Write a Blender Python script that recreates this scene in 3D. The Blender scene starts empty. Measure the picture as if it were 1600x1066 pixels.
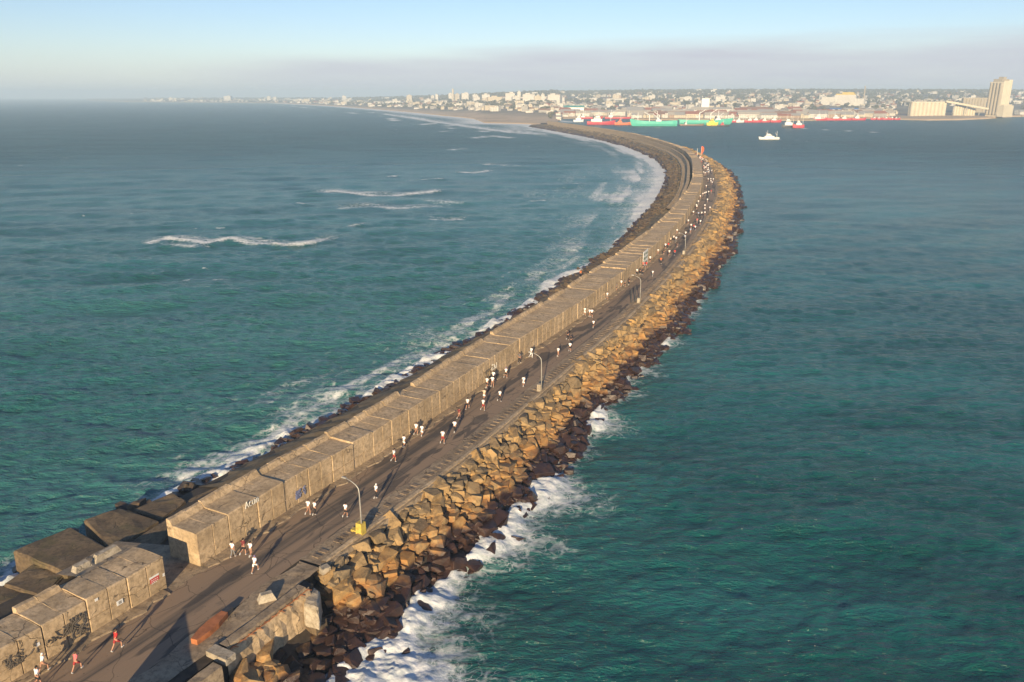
import bpy, bmesh, math, random
import numpy as np
from mathutils import Vector, Matrix, Euler

random.seed(11)
rng = np.random.default_rng(11)
sc = bpy.context.scene
col = sc.collection
PI = math.pi

# ------------------------------------------------------------------ camera model
F = 1244.0                      # focal length in pixels of the 1600 px wide photograph
PITCH = math.atan((533 - 149) / F)
CAMH = 45.0                     # height of the drone above the water
R = 5.2                         # level of the road


def at(u, v, z=0.0):
    """point of height z seen at pixel u, v of the 1600 x 1066 photograph"""
    x = (u - 800) / F
    y = -(v - 533) / F
    d = (x, math.cos(PITCH) + y * math.sin(PITCH), -math.sin(PITCH) + y * math.cos(PITCH))
    t = (z - CAMH) / d[2]
    return Vector((d[0] * t, d[1] * t, z))


def project(x, y, z):
    z = z - CAMH
    f = y * math.cos(PITCH) - z * math.sin(PITCH)
    up = y * math.sin(PITCH) + z * math.cos(PITCH)
    return 800 + F * x / f, 533 - F * up / f


# ------------------------------------------------------------------ helpers
def tag(o, label=None, cat=None, group=None, kind=None):
    if label: o['label'] = label
    if cat: o['category'] = cat
    if group: o['group'] = group
    if kind: o['kind'] = kind
    return o


def link(o, parent=None):
    col.objects.link(o)
    if parent is not None: o.parent = parent
    return o


def empty(name, loc=(0, 0, 0), rz=0.0):
    o = bpy.data.objects.new(name, None)
    o.empty_display_size = 0.3
    o.location = loc
    o.rotation_euler = (0, 0, rz)
    return link(o)


def copy_tree(o, parent=None):
    c = o.copy()
    link(c, parent)
    for ch in list(o.children):
        copy_tree(ch, c)
    return c


class MB:
    def __init__(self):
        self.v, self.f, self.m = [], [], []

    def add(self, verts, faces, mi=0):
        b = len(self.v)
        self.v.extend(tuple(p) for p in verts)
        self.f.extend(tuple(i + b for i in f) for f in faces)
        self.m.extend([mi] * len(faces))
        return self

    def box(self, c, size, rz=0.0, mi=0, taper=1.0, rot=None):
        hx, hy, hz = size[0] / 2, size[1] / 2, size[2] / 2
        pts = [(-hx, -hy, -hz), (hx, -hy, -hz), (hx, hy, -hz), (-hx, hy, -hz),
               (-hx * taper, -hy * taper, hz), (hx * taper, -hy * taper, hz), (hx * taper, hy * taper, hz), (-hx * taper, hy * taper, hz)]
        M = rot if rot is not None else Matrix.Rotation(rz, 3, 'Z')
        c = Vector(c)
        return self.add([c + M @ Vector(p) for p in pts],
                        [(3, 2, 1, 0), (4, 5, 6, 7), (0, 1, 5, 4), (1, 2, 6, 5), (2, 3, 7, 6), (3, 0, 4, 7)], mi)

    def tube(self, pts, rad, n=8, mi=0, cap=True):
        pts = [Vector(p) for p in pts]
        rads = rad if isinstance(rad, (list, tuple)) else [rad] * len(pts)
        vs, fs = [], []
        for i, p in enumerate(pts):
            t = (pts[min(i + 1, len(pts) - 1)] - pts[max(i - 1, 0)]).normalized()
            a = Vector((1, 0, 0)) if abs(t.x) < 0.8 else Vector((0, 1, 0))
            e1 = t.cross(a).normalized()
            e2 = t.cross(e1)
            for k in range(n):
                q = 2 * PI * k / n
                vs.append(p + (e1 * math.cos(q) + e2 * math.sin(q)) * rads[i])
        for i in range(len(pts) - 1):
            for k in range(n):
                a, b = i * n + k, i * n + (k + 1) % n
                fs.append((a, a + n, b + n, b))
        if cap:
            fs.append(tuple(range(n)))
            fs.append(tuple((len(pts) - 1) * n + k for k in range(n))[::-1])
        return self.add(vs, fs, mi)

    def prism(self, poly, z0, z1, mi=0):
        n = len(poly)
        vs = [(p[0], p[1], z0) for p in poly] + [(p[0], p[1], z1) for p in poly]
        fs = [tuple(range(n))[::-1], tuple(range(n, 2 * n))] + [(i, (i + 1) % n, n + (i + 1) % n, n + i) for i in range(n)]
        return self.add(vs, fs, mi)

    def ball(self, c, r, mi=0, seg=8, rings=5):
        c = Vector(c)
        r = r if hasattr(r, '__len__') else (r, r, r)
        vs = [c + Vector((0, 0, r[2]))]
        for i in range(1, rings):
            a = PI * i / rings
            for k in range(seg):
                q = 2 * PI * k / seg
                vs.append(c + Vector((r[0] * math.sin(a) * math.cos(q), r[1] * math.sin(a) * math.sin(q), r[2] * math.cos(a))))
        vs.append(c - Vector((0, 0, r[2])))
        fs = [(0, 1 + k, 1 + (k + 1) % seg) for k in range(seg)]
        for i in range(rings - 2):
            for k in range(seg):
                a, b = 1 + i * seg + k, 1 + i * seg + (k + 1) % seg
                fs.append((a, a + seg, b + seg, b))
        e = len(vs) - 1
        fs += [(e, 1 + (rings - 2) * seg + (k + 1) % seg, 1 + (rings - 2) * seg + k) for k in range(seg)]
        return self.add(vs, fs, mi)

    def mesh(self, name, mats, smooth=False):
        me = bpy.data.meshes.new(name)
        me.from_pydata([tuple(p) for p in self.v], [], self.f)
        for m in (mats if isinstance(mats, (list, tuple)) else [mats]):
            me.materials.append(m)
        me.polygons.foreach_set('material_index', self.m)
        if smooth: me.polygons.foreach_set('use_smooth', [True] * len(self.f))
        me.update()
        return me

    def build(self, name, mats, parent=None, smooth=False):
        return link(bpy.data.objects.new(name, self.mesh(name, mats, smooth)), parent)


def np_mesh(name, verts, faces, mats, smooth=False, attrs=None, uv=None):
    """big mesh from arrays; faces is n x k"""
    me = bpy.data.meshes.new(name)
    verts = np.asarray(verts, dtype=np.float32)
    faces = np.asarray(faces, dtype=np.int32)
    n, k = faces.shape
    me.vertices.add(len(verts))
    me.vertices.foreach_set('co', verts.ravel())
    me.loops.add(n * k)
    me.loops.foreach_set('vertex_index', faces.ravel())
    me.polygons.add(n)
    me.polygons.foreach_set('loop_start', np.arange(0, n * k, k, dtype=np.int32))
    me.polygons.foreach_set('loop_total', np.full(n, k, dtype=np.int32))
    me.update(calc_edges=True)
    me.polygons.foreach_set('use_smooth', np.full(n, bool(smooth)))
    for a, vals in (attrs or {}).items():
        at_ = me.attributes.new(a, 'FLOAT', 'POINT')
        at_.data.foreach_set('value', np.asarray(vals, dtype=np.float32))
    if uv is not None:
        l = me.uv_layers.new(name='UVMap')
        l.data.foreach_set('uv', np.asarray(uv, dtype=np.float32)[faces.ravel()].ravel())
    for m in (mats if isinstance(mats, (list, tuple)) else [mats]):
        me.materials.append(m)
    me.validate()
    return me


# value noise in numpy --------------------------------------------------------
_perm = rng.permutation(512)
_val = rng.random(512)


def vnoise(x, y):
    xi, yi = np.floor(x).astype(int), np.floor(y).astype(int)
    fx, fy = x - xi, y - yi
    fx, fy = fx * fx * (3 - 2 * fx), fy * fy * (3 - 2 * fy)
    h = lambda a, b: _val[(_perm[(a & 511)] + b) & 511]
    return (h(xi, yi) * (1 - fx) + h(xi + 1, yi) * fx) * (1 - fy) + (h(xi, yi + 1) * (1 - fx) + h(xi + 1, yi + 1) * fx) * fy


def fbm(x, y, o=4):
    s, a, t = 0, 0.5, 0
    for i in range(o):
        s = s + a * vnoise(x * 2 ** i + 17 * i, y * 2 ** i + 31 * i)
        t += a
        a *= 0.5
    return s / t


def smooth(a, b, x):
    t = np.clip((x - a) / (b - a), 0, 1)
    return t * t * (3 - 2 * t)


# ------------------------------------------------------------------ the line of the breakwater (foot of its wall)
FOOT = [(-60, 5), (-52, 18), (-44, 31.2), (-36.7, 44.6), (-33.2, 50.6), (-29.0, 58.1), (-26.7, 62.8), (-23.6, 69.0), (-17.7, 79.8),
        (-14.2, 86.1), (-9.9, 95.2), (-4.0, 108.0), (3.1, 123.6), (11.8, 140.9), (21.6, 163.4), (33.4, 193.1), (44.2, 222.5), (56.0, 257.5),
        (67.2, 295.8), (75.8, 325.0), (87.9, 372.3), (101.9, 435.9), (112.5, 488), (121.5, 546), (127.5, 615), (128.3, 689), (127, 766),
        (123, 833), (108.5, 942), (88, 1054), (69, 1155), (45, 1260)]


def _resample():
    p = np.array(FOOT, dtype=float)
    c = np.concatenate([[0], np.cumsum(np.hypot(*np.diff(p, axis=0).T))])
    t = np.arange(0, c[-1], 1.0)
    q = np.stack([np.interp(t, c, p[:, 0]), np.interp(t, c, p[:, 1])], 1)
    k = np.exp(-0.5 * (np.arange(-24, 25) / 7.0) ** 2)
    k /= k.sum()
    pad = np.concatenate([q[:1] + (q[:1] - q[24:0:-1]), q, q[-1:] + (q[-1:] - q[-2:-26:-1])])
    return np.stack([np.convolve(pad[:, i], k, 'valid') for i in (0, 1)], 1)


CUR = _resample()
CS = np.concatenate([[0], np.cumsum(np.hypot(*np.diff(CUR, axis=0).T))])
CS = CS - CS[np.argmin(np.hypot(CUR[:, 0] + 36.7, CUR[:, 1] - 44.6))]
TAN = np.gradient(CUR, axis=0)
TAN /= np.hypot(TAN[:, 0], TAN[:, 1])[:, None]


def cpos(s, o):
    """world x, y at arc length s and offset o to the harbour side; arrays welcome"""
    x, y = np.interp(s, CS, CUR[:, 0]), np.interp(s, CS, CUR[:, 1])
    tx, ty = np.interp(s, CS, TAN[:, 0]), np.interp(s, CS, TAN[:, 1])
    return x + ty * o, y - tx * o


def P(s, o, z):
    x, y = cpos(s, o)
    return Vector((float(x), float(y), z))


def heading(s):
    return math.atan2(float(np.interp(s, CS, TAN[:, 1])), float(np.interp(s, CS, TAN[:, 0])))


def so(x, y):
    """arc length and offset of world points"""
    x, y = np.atleast_1d(np.asarray(x, float)), np.atleast_1d(np.asarray(y, float))
    S, O = np.empty(len(x)), np.empty(len(x))
    c = CUR[::3]
    cs, tn = CS[::3], TAN[::3]
    for a in range(0, len(x), 20000):
        X, Y = x[a:a + 20000], y[a:a + 20000]
        d = (X[:, None] - c[None, :, 0]) ** 2 + (Y[:, None] - c[None, :, 1]) ** 2
        i = d.argmin(1)
        dx, dy = X - c[i, 0], Y - c[i, 1]
        along = dx * tn[i, 0] + dy * tn[i, 1]
        S[a:a + 20000] = cs[i] + np.clip(along, -3, 3)
        side = dx * tn[i, 1] - dy * tn[i, 0]
        O[a:a + 20000] = np.sign(side) * np.sqrt(d[np.arange(len(X)), i]) * np.where(np.abs(along) <= 3, 1, 1)
        near = np.abs(along) <= 3
        O[a:a + 20000][near] = side[near]
    return S, O


def lut(xs, ys):
    return lambda s: np.interp(s, xs, ys)


edge = lut([-50, 12, 22, 40, 60, 80, 100, 130, 250, 330, 450, 600, 1200], [9.6, 9.6, 9.4, 9.4, 9.2, 9.0, 8.6, 7.9, 7.7, 8.6, 7.9, 7.4, 7.4])
wlr = lut([-50, 20, 30, 39, 53, 69, 94, 129, 166, 192, 217, 271, 322, 388, 443, 496, 544, 640, 1200],
          [17.5, 16.4, 15.6, 16.4, 15.7, 15.2, 14.0, 14.6, 13.4, 13.9, 15.2, 15.4, 15.7, 17.0, 17.8, 17.4, 15.6, 15, 15])
wll = lut([-50, 20, 75, 118, 169, 198, 270, 368, 415, 494, 640, 700, 900, 1200], [23, 21, 19.7, 19.8, 19.4, 18.2, 19.0, 17.6, 17.0, 19.0, 22, 22, 24, 26])
thick = lut([-50, 16, 20, 50, 70, 110, 145, 184, 211, 265, 315, 600, 1200], [3.6, 3.6, 3.7, 4.1, 4.8, 6.0, 6.2, 5.9, 5.6, 5.1, 4.7, 5.2, 6.0])


# ------------------------------------------------------------------ materials
class NT:
    def __init__(self, name):
        self.m = bpy.data.materials.new(name)
        self.m.use_nodes = True
        self.t = self.m.node_tree
        self.t.nodes.clear()
        self.out = self.t.nodes.new('ShaderNodeOutputMaterial')

    def n(self, typ, props=None, **ins):
        nd = self.t.nodes.new(typ)
        for k, v in (props or {}).items():
            setattr(nd, k, v)
        for k, v in ins.items():
            key = int(k[1:]) if k[0] == '_' and k[1:].isdigit() else k.replace('_', ' ')
            self.put(nd.inputs[key], v)
        return nd

    def put(self, sock, v):
        if isinstance(v, bpy.types.NodeSocket):
            self.t.links.new(v, sock)
        elif isinstance(v, bpy.types.Node):
            self.t.links.new(v.outputs[0], sock)
        else:
            if hasattr(v, '__len__') and len(v) == 3 and sock.type == 'RGBA': v = (*v, 1)
            sock.default_value = v

    def math(self, op, a, b=0.0, c=0.0, clamp=False):
        return self.n('ShaderNodeMath', {'operation': op, 'use_clamp': clamp}, _0=a, _1=b, _2=c).outputs[0]

    def mix(self, fac, a, b, blend='MIX'):
        nd = self.n('ShaderNodeMix', {'data_type': 'RGBA', 'blend_type': blend})
        self.put(nd.inputs[0], fac)
        self.put(nd.inputs[6], a)
        self.put(nd.inputs[7], b)
        return nd.outputs[2]

    def ramp(self, fac, lo, hi):
        """0 at lo, 1 at hi, smooth"""
        return self.n('ShaderNodeMapRange', {'interpolation_type': 'SMOOTHSTEP'}, Value=fac, From_Min=lo, From_Max=hi).outputs[0]

    def pos(self, scale=(1, 1, 1)):
        g = self.n('ShaderNodeNewGeometry')
        return self.n('ShaderNodeVectorMath', {'operation': 'MULTIPLY'}, _0=g.outputs['Position'], _1=scale).outputs[0]

    def noise(self, vec, scale, detail=4, rough=0.55, dist=0.0):
        return self.n('ShaderNodeTexNoise', Vector=vec, Scale=scale, Detail=detail, Roughness=rough, Distortion=dist).outputs[0]

    def attr(self, name):
        return self.n('ShaderNodeAttribute', {'attribute_name': name}).outputs['Fac']

    def bump(self, h, strength, dist, normal=None):
        b = self.n('ShaderNodeBump', Height=h, Strength=strength, Distance=dist)
        if normal is not None: self.put(b.inputs['Normal'], normal)
        return b.outputs[0]

    def bsdf(self, **k):
        p = self.n('ShaderNodeBsdfPrincipled', **k)
        return p

    def done(self, sh):
        self.put(self.out.inputs[0], sh if isinstance(sh, bpy.types.NodeSocket) else sh.outputs[0])
        return self.m


def concrete(name, light, dark, crack=0.5, streak=0.5, spall=0.4, green=0.0):
    t = NT(name)
    p = t.pos()
    c = t.mix(t.ramp(t.noise(p, 0.35, 6), 0.35, 0.68), light, dark)
    c = t.mix(t.math('MULTIPLY', t.ramp(t.noise(p, 2.6, 8, 0.72), 0.4, 0.66), 0.75), c, tuple(x * 0.55 for x in dark))
    c = t.mix(t.math('MULTIPLY', t.ramp(t.noise(t.pos((1.6, 1.6, 0.12)), 1.1, 5, 0.6), 0.52, 0.75), streak), c, (dark[0] * 0.4, dark[1] * 0.4, dark[2] * 0.4))
    c = t.mix(t.math('MULTIPLY', t.ramp(t.noise(t.pos((2.2, 2.2, 0.2)), 1.7, 4, 0.6), 0.6, 0.8), streak * 0.8), c, tuple(min(1, x * 1.35) for x in light))
    if streak:
        c = t.mix(t.math('MULTIPLY', t.ramp(t.noise(t.pos((3.1, 3.1, 0.1)), 1.3, 5, 0.65), 0.62, 0.74), streak * 0.9), c, (0.17, 0.085, 0.04))
        c = t.mix(t.math('MULTIPLY', t.ramp(t.noise(t.pos((0.55, 0.55, 0.8)), 1.0, 3), 0.5, 0.62), 0.2), c, tuple(x * 0.62 for x in dark))
    sp = t.ramp(t.noise(p, 1.15, 7, 0.72, 0.6), 0.63, 0.68)
    c = t.mix(t.math('MULTIPLY', sp, spall), c, tuple(x * 0.32 for x in dark))
    warp = t.n('ShaderNodeVectorMath', {'operation': 'ADD'}, _0=p,
               _1=t.n('ShaderNodeVectorMath', {'operation': 'SCALE'}, _0=t.n('ShaderNodeTexNoise', Vector=p, Scale=0.8, Detail=4).outputs['Color'], Scale=1.6).outputs[0]).outputs[0]
    v = t.n('ShaderNodeTexVoronoi', {'feature': 'DISTANCE_TO_EDGE'}, Vector=warp, Scale=0.33).outputs[0]
    cr = t.math('MULTIPLY', t.math('SUBTRACT', 1.0, t.ramp(v, 0.004, 0.014)), t.ramp(t.noise(p, 0.5, 2), 0.45, 0.6))
    c = t.mix(t.math('MULTIPLY', cr, crack), c, tuple(x * 0.2 for x in dark))
    if green:
        c = t.mix(t.math('MULTIPLY', t.ramp(t.noise(p, 0.45, 5), 0.5, 0.7), green), c, (0.09, 0.08, 0.028))
    h = t.math('SUBTRACT', t.noise(p, 7, 8, 0.7), t.math('ADD', t.math('MULTIPLY', sp, 0.8), cr))
    return t.done(t.bsdf(Base_Color=c, Roughness=0.93, Normal=t.bump(h, 0.55, 0.05)))


def plain(name, c, rough=0.7, var=0.25, scale=4.0, metal=0.0):
    t = NT(name)
    p = t.pos()
    k = t.mix(t.ramp(t.noise(p, scale, 5), 0.35, 0.7), c, tuple(x * (1 - var) for x in c))
    return t.done(t.bsdf(Base_Color=k, Roughness=rough, Metallic=metal))


def boulder_material(name, a, b, c3, wet_z=2.2, orange=0.55):
    t = NT(name)
    p = t.pos()
    z = t.n('ShaderNodeSeparateXYZ', Vector=p).outputs[2]
    tone = t.attr('tone')
    k = t.mix(t.ramp(tone, 0.0, 0.55), a, b)
    k = t.mix(t.ramp(tone, 0.5, 1.0), k, c3)
    k = t.mix(t.math('MULTIPLY', t.ramp(t.noise(p, 1.1, 7, 0.7), 0.42, 0.66), 0.75), k, tuple(x * 0.5 for x in a))
    k = t.mix(t.math('MULTIPLY', t.ramp(t.noise(p, 4.5, 6, 0.75), 0.5, 0.7), 0.5), k, tuple(min(1, x * 1.35) for x in b))
    k = t.mix(t.math('MULTIPLY', t.ramp(t.noise(p, 7.5, 5, 0.7, 1.2), 0.6, 0.66), 0.6), k, tuple(x * 0.25 for x in a))
    zn = t.math('ADD', z, t.math('MULTIPLY', t.math('SUBTRACT', t.noise(p, 0.28, 4), 0.5), 2.6))
    # orange lichen belt
    band = t.math('MULTIPLY', t.ramp(zn, 1.5, 2.1), t.math('SUBTRACT', 1.0, t.ramp(zn, 2.6, 4.2)))
    k = t.mix(t.math('MULTIPLY', t.math('MULTIPLY', band, t.ramp(t.noise(p, 0.9, 5), 0.36, 0.6)), orange), k, (0.33, 0.135, 0.028))
    # algae belt that stays wet
    wet = t.math('SUBTRACT', 1.0, t.ramp(zn, wet_z - 0.35, wet_z + 0.35))
    k = t.mix(wet, k, t.mix(t.ramp(t.noise(p, 1.4, 5), 0.35, 0.7), (0.026, 0.014, 0.012), (0.055, 0.028, 0.02)))
    r = t.math('SUBTRACT', 0.92, t.math('MULTIPLY', wet, 0.5))
    return t.done(t.bsdf(Base_Color=k, Roughness=r, Normal=t.bump(t.noise(p, 5.5, 9, 0.74), 0.8, 0.07)))


M = {}
M['wall'] = concrete('weathered concrete', (0.57, 0.425, 0.265), (0.42, 0.305, 0.18), 0.8, 0.55, 0.85)
M['wall_dark'] = concrete('dark sea concrete', (0.21, 0.148, 0.082), (0.10, 0.07, 0.042), 0.9, 0.4, 0.9, 0.5)
M['pale'] = concrete('pale concrete', (0.47, 0.41, 0.32), (0.36, 0.30, 0.22), 0.6, 0.4, 0.4)
M['pavement'] = concrete('dusty pavement', (0.38, 0.29, 0.19), (0.25, 0.185, 0.12), 0.9, 0.0, 0.6)
M['kerb'] = concrete('kerb concrete', (0.55, 0.42, 0.27), (0.38, 0.28, 0.17), 0.6, 0.2, 0.5)
M['slab'] = concrete('shoulder slabs', (0.29, 0.215, 0.145), (0.17, 0.125, 0.085), 0.5, 0.0, 0.6)
M['rocks'] = boulder_material('harbour rock', (0.155, 0.118, 0.075), (0.355, 0.24, 0.115), (0.43, 0.255, 0.09))
M['rocks_dark'] = boulder_material('sea rock', (0.05, 0.042, 0.035), (0.085, 0.068, 0.048), (0.15, 0.115, 0.07), wet_z=1.6, orange=0.12)
M['soil'] = plain('berm soil', (0.17, 0.125, 0.07), 0.95, 0.55, 0.7)
M['core'] = plain('gap shade rubble', (0.06, 0.045, 0.032), 0.95, 0.5, 1.5)  # rubble core painted dark so the gaps over it look shaded
M['rust'] = plain('rust orange steel', (0.42, 0.15, 0.055), 0.75, 0.35, 2.0)
M['galv'] = plain('painted steel', (0.42, 0.4, 0.36), 0.5, 0.2, 3.0, 0.4)
M['yellow'] = plain('yellow paint', (0.58, 0.43, 0.08), 0.7, 0.35, 3.0)
M['white'] = plain('white paint', (0.78, 0.77, 0.74), 0.6, 0.12, 3.0)
M['sign_red'] = plain('red paint', (0.55, 0.04, 0.04), 0.6, 0.2)
M['blue_spray'] = plain('blue spray paint', (0.16, 0.18, 0.32), 0.8, 0.3)
M['black_spray'] = plain('black spray paint', (0.12, 0.1, 0.08), 0.85, 0.3)
M['white_spray'] = plain('white spray paint', (0.62, 0.6, 0.55), 0.85, 0.2)
M['green_paint'] = plain('green paint', (0.10, 0.16, 0.07), 0.8, 0.3)
M['flag'] = plain('orange cloth', (0.75, 0.11, 0.03), 0.8, 0.15)
M['glass'] = plain('dark window', (0.03, 0.04, 0.05), 0.15, 0.2)
M['dark_metal'] = plain('dark metal', (0.05, 0.05, 0.055), 0.6, 0.3)
for nm, c in dict(shirt_white=(0.82, 0.82, 0.83), shirt_grey=(0.12, 0.12, 0.13), shirt_black=(0.02, 0.02, 0.025), shirt_red=(0.5, 0.03, 0.03),
                  shirt_pink=(0.66, 0.16, 0.17), shirt_maroon=(0.16, 0.025, 0.03), shirt_orange=(0.75, 0.16, 0.03), shirt_blue=(0.32, 0.42, 0.6), shirt_beige=(0.6, 0.5, 0.38),
                  cloth_black=(0.018, 0.018, 0.022), cloth_grey=(0.2, 0.2, 0.21), cloth_red=(0.3, 0.03, 0.035), cloth_tan=(0.3, 0.17, 0.12), cloth_navy=(0.025, 0.03, 0.07),
                  hair_dark=(0.02, 0.013, 0.009), hair_brown=(0.08, 0.045, 0.025), cap_purple=(0.2, 0.15, 0.3), cap_white=(0.75, 0.75, 0.75),
                  skin=(0.45, 0.24, 0.16), shoe=(0.5, 0.5, 0.5)).items():
    M[nm] = plain(nm.replace('_', ' '), c, 0.8, 0.12, 9.0)


def road_material():
    t = NT('worn asphalt')
    uv = t.n('ShaderNodeUVMap').outputs[0]
    p = t.pos()
    st = t.n('ShaderNodeVectorMath', {'operation': 'MULTIPLY'}, _0=uv, _1=(0.022, 0.55, 1)).outputs[0]
    o = t.n('ShaderNodeSeparateXYZ', Vector=uv).outputs[1]
    c = t.mix(t.ramp(t.noise(p, 0.5, 6, 0.6), 0.35, 0.7), (0.066, 0.056, 0.05), (0.10, 0.08, 0.063))
    dust = t.ramp(t.math('ADD', t.noise(st, 1.0, 6, 0.6, 0.4), t.math('MULTIPLY', t.math('ABSOLUTE', t.math('SUBTRACT', o, 4.2)), 0.04)), 0.41, 0.57)
    c = t.mix(t.math('MULTIPLY', dust, 0.95), c, (0.27, 0.19, 0.125))
    patch = t.ramp(t.noise(t.n('ShaderNodeVectorMath', {'operation': 'MULTIPLY'}, _0=uv, _1=(0.12, 0.45, 1)).outputs[0], 1.0, 3, 0.5), 0.56, 0.6)
    c = t.mix(t.math('MULTIPLY', patch, 0.75), c, (0.045, 0.04, 0.038))
    c = t.mix(t.math('MULTIPLY', t.ramp(t.noise(p, 0.33, 4, 0.6, 0.5), 0.62, 0.65), 0.55), c, (0.15, 0.115, 0.085))
    c = t.mix(t.math('MULTIPLY', t.ramp(t.noise(p, 2.8, 3, 0.5), 0.7, 0.74), 0.6), c, (0.03, 0.027, 0.025))
    c = t.mix(t.math('MULTIPLY', t.ramp(t.noise(p, 9, 6, 0.7), 0.45, 0.75), 0.3), c, (0.16, 0.12, 0.09))
    v = t.n('ShaderNodeTexVoronoi', {'feature': 'DISTANCE_TO_EDGE'}, Vector=t.n('ShaderNodeVectorMath', {'operation': 'ADD'}, _0=p,
            _1=t.n('ShaderNodeTexNoise', Vector=p, Scale=0.7, Detail=4).outputs['Color']).outputs[0], Scale=0.25).outputs[0]
    c = t.mix(t.math('MULTIPLY', t.math('SUBTRACT', 1.0, t.ramp(v, 0.003, 0.012)), 0.6), c, (0.03, 0.026, 0.022))
    return t.done(t.bsdf(Base_Color=c, Roughness=0.9, Normal=t.bump(t.noise(p, 12, 5, 0.7), 0.4, 0.02)))


M['road'] = road_material()


# ------------------------------------------------------------------ strips along the breakwater
def strip(name, ss, prof, mat, jit=0.0, kind='structure', parent=None, closed=False):
    """surface swept along the breakwater; prof(s) -> list of (offset, z)"""
    rows = [prof(s) for s in ss]
    k = len(rows[0])
    A = np.array(rows, float)
    S = np.repeat(np.asarray(ss, float)[:, None], k, 1)
    O = A[:, :, 0] + (rng.normal(0, jit, A.shape[:2]) if jit else 0)
    Z = A[:, :, 1] + (rng.normal(0, jit * 0.5, A.shape[:2]) if jit else 0)
    x, y = cpos(S, O)
    V = np.stack([x, y, Z], -1).reshape(-1, 3)
    n = len(ss)
    fs = []
    kk = k if closed else k - 1
    i = np.arange(n - 1)[:, None] * k
    j = np.arange(kk)[None, :]
    j2 = (j + 1) % k
    f = np.stack([i + j, i + j2, i + k + j2, i + k + j], -1).reshape(-1, 4)
    uv = np.stack([S, O], -1).reshape(-1, 2)
    o = link(bpy.data.objects.new(name, np_mesh(name, V, f, mat, uv=uv)), parent)
    if kind: o['kind'] = kind
    return o


def emb(s):
    e = float(edge(s))
    th = float(thick(s))
    L = -float(wll(s))
    near = s < 95
    left = [(L - 4, -2.0), (L + (2.2 if near else 1.0), -0.6), (L + (2.9 if near else 3.0), 1.7 if near else 1.2), (L + 7, 2.3 if near else 2.8), (-th - 2.2, 2.7 if near else 3.3), (-th + 0.3, 2.7 if near else 3.3), (-th + 0.4, R - 0.06)]
    if s < 21.8:
        right = [(9.2, R - 0.06), (9.4, R - 0.06), (10.4, R - 0.1), (10.5, 2.2), (14.0, 0.2), (19, -2)]
    elif s < 24:
        right = [(8.7, R - 0.06), (8.9, R - 0.08), (9.0, R - 0.3), (9.1, 0.6), (12.0, -0.4), (19, -2)]
    else:
        right = [(e - 1.0, R - 0.06), (e - 0.1, R - 0.1), (e + 0.1, R - 0.5), (e + 1.6, R - 1.5), (float(wlr(s)) - 1.5, 0.1), (float(wlr(s)) + 3, -2)]
    return left + right


sA = np.concatenate([np.arange(-44, 21.7, 1.5), [21.7, 21.85, 23.9, 24.1], np.arange(25, 300, 2.0), np.arange(300, 1240, 5.0)])
strip('embankment', sA, emb, M['core'])
strip('berm', np.concatenate([np.arange(34, 300, 1.5), np.arange(300, 1235, 4.0)]), lambda s: [(-float(wll(s)) + 2.6, 1.55), (-float(wll(s)) + 5.5, 2.45), (-float(thick(s)) - 4.5, 3.25), (-float(thick(s)) - 0.3, 3.45)], M['soil'], 0.16)
sR = np.concatenate([np.arange(-44, 300, 1.0), np.arange(300, 1235, 4.0)])
strip('road', sR, lambda s: [(0.6, R), (2.4, R + 0.03), (4.2, R + 0.05), (float(edge(s)) - 2.4, R)], M['road'])
strip('road', np.arange(14.0, 21.0, 0.5), lambda s: [(-13.5, R - 2.0), (-5.0, R - 0.05), (-3.0, R + 0.004), (0.8, R + 0.006)], M['pavement'], 0.02)


def pave(s):
    w = 1.05 + 0.28 * math.sin(s * 1.7) * math.sin(s * 0.53 + 1) + random.uniform(-0.1, 0.1)
    return [(-0.2, R + 0.16), (w - 0.08, R + 0.12), (w, R + 0.0), (w + 0.02, R - 0.1)]


strip('pavement', np.arange(-40, 15.4, 0.5), pave, M['pavement'], 0.02)
strip('pavement', np.concatenate([np.arange(19.2, 200, 0.5), np.arange(200, 1200, 4.0)]), pave, M['pavement'], 0.02)
strip('shoulder', np.concatenate([np.arange(24, 200, 0.7), np.arange(200, 1200, 4.0)]),
      lambda s: [(float(edge(s)) - 2.55 + random.uniform(-0.12, 0.12), R + 0.012), (float(edge(s)) - 1.9, R + 0.05), (float(edge(s)) - 0.55, R + 0.06), (float(edge(s)) + 0.3, R + 0.02), (float(edge(s)) + 0.6, R - 0.5)], M['pavement'], 0.02)
strip('shoulder', np.arange(-40, 24.2, 0.7), lambda s: [(7.0 + 0.3 * math.sin(s * 0.9), R + 0.012), (8.2, R + 0.05), (9.2, R + 0.05), (9.5, R + 0.0)], M['pavement'], 0.03)
# the ladder of old kerb slabs set in the shoulder
lad = MB()
s = 25.0
while s < 330:
    e = float(edge(s)) - 1.35
    if random.random() > 0.06:
        w = random.uniform(0.62, 0.86)
        rz = heading(s) + random.uniform(-0.05, 0.05)
        lad.box(P(s, e + random.uniform(-0.05, 0.05), R + 0.07 + random.uniform(-0.04, 0.0)), (0.45, w, 0.14), rz)
    s += random.uniform(0.92, 1.05)
o = lad.build('shoulder', M['slab'])
o['kind'] = 'structure'


def kerb_prof(s):
    e = float(edge(s))
    h = 0.17 + 0.03 * math.sin(s * 0.7)
    return [(e - 0.42, R), (e - 0.42, R + h), (e - 0.36, R + h + 0.04), (e - 0.02, R + h + 0.03), (e + 0.04, R + h - 0.02), (e + 0.06, R - 0.9)]


strip('kerb', np.concatenate([np.arange(24.6, 200, 0.8), np.arange(200, 1190, 4.0)]), kerb_prof, M['kerb'], 0.022)


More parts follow.
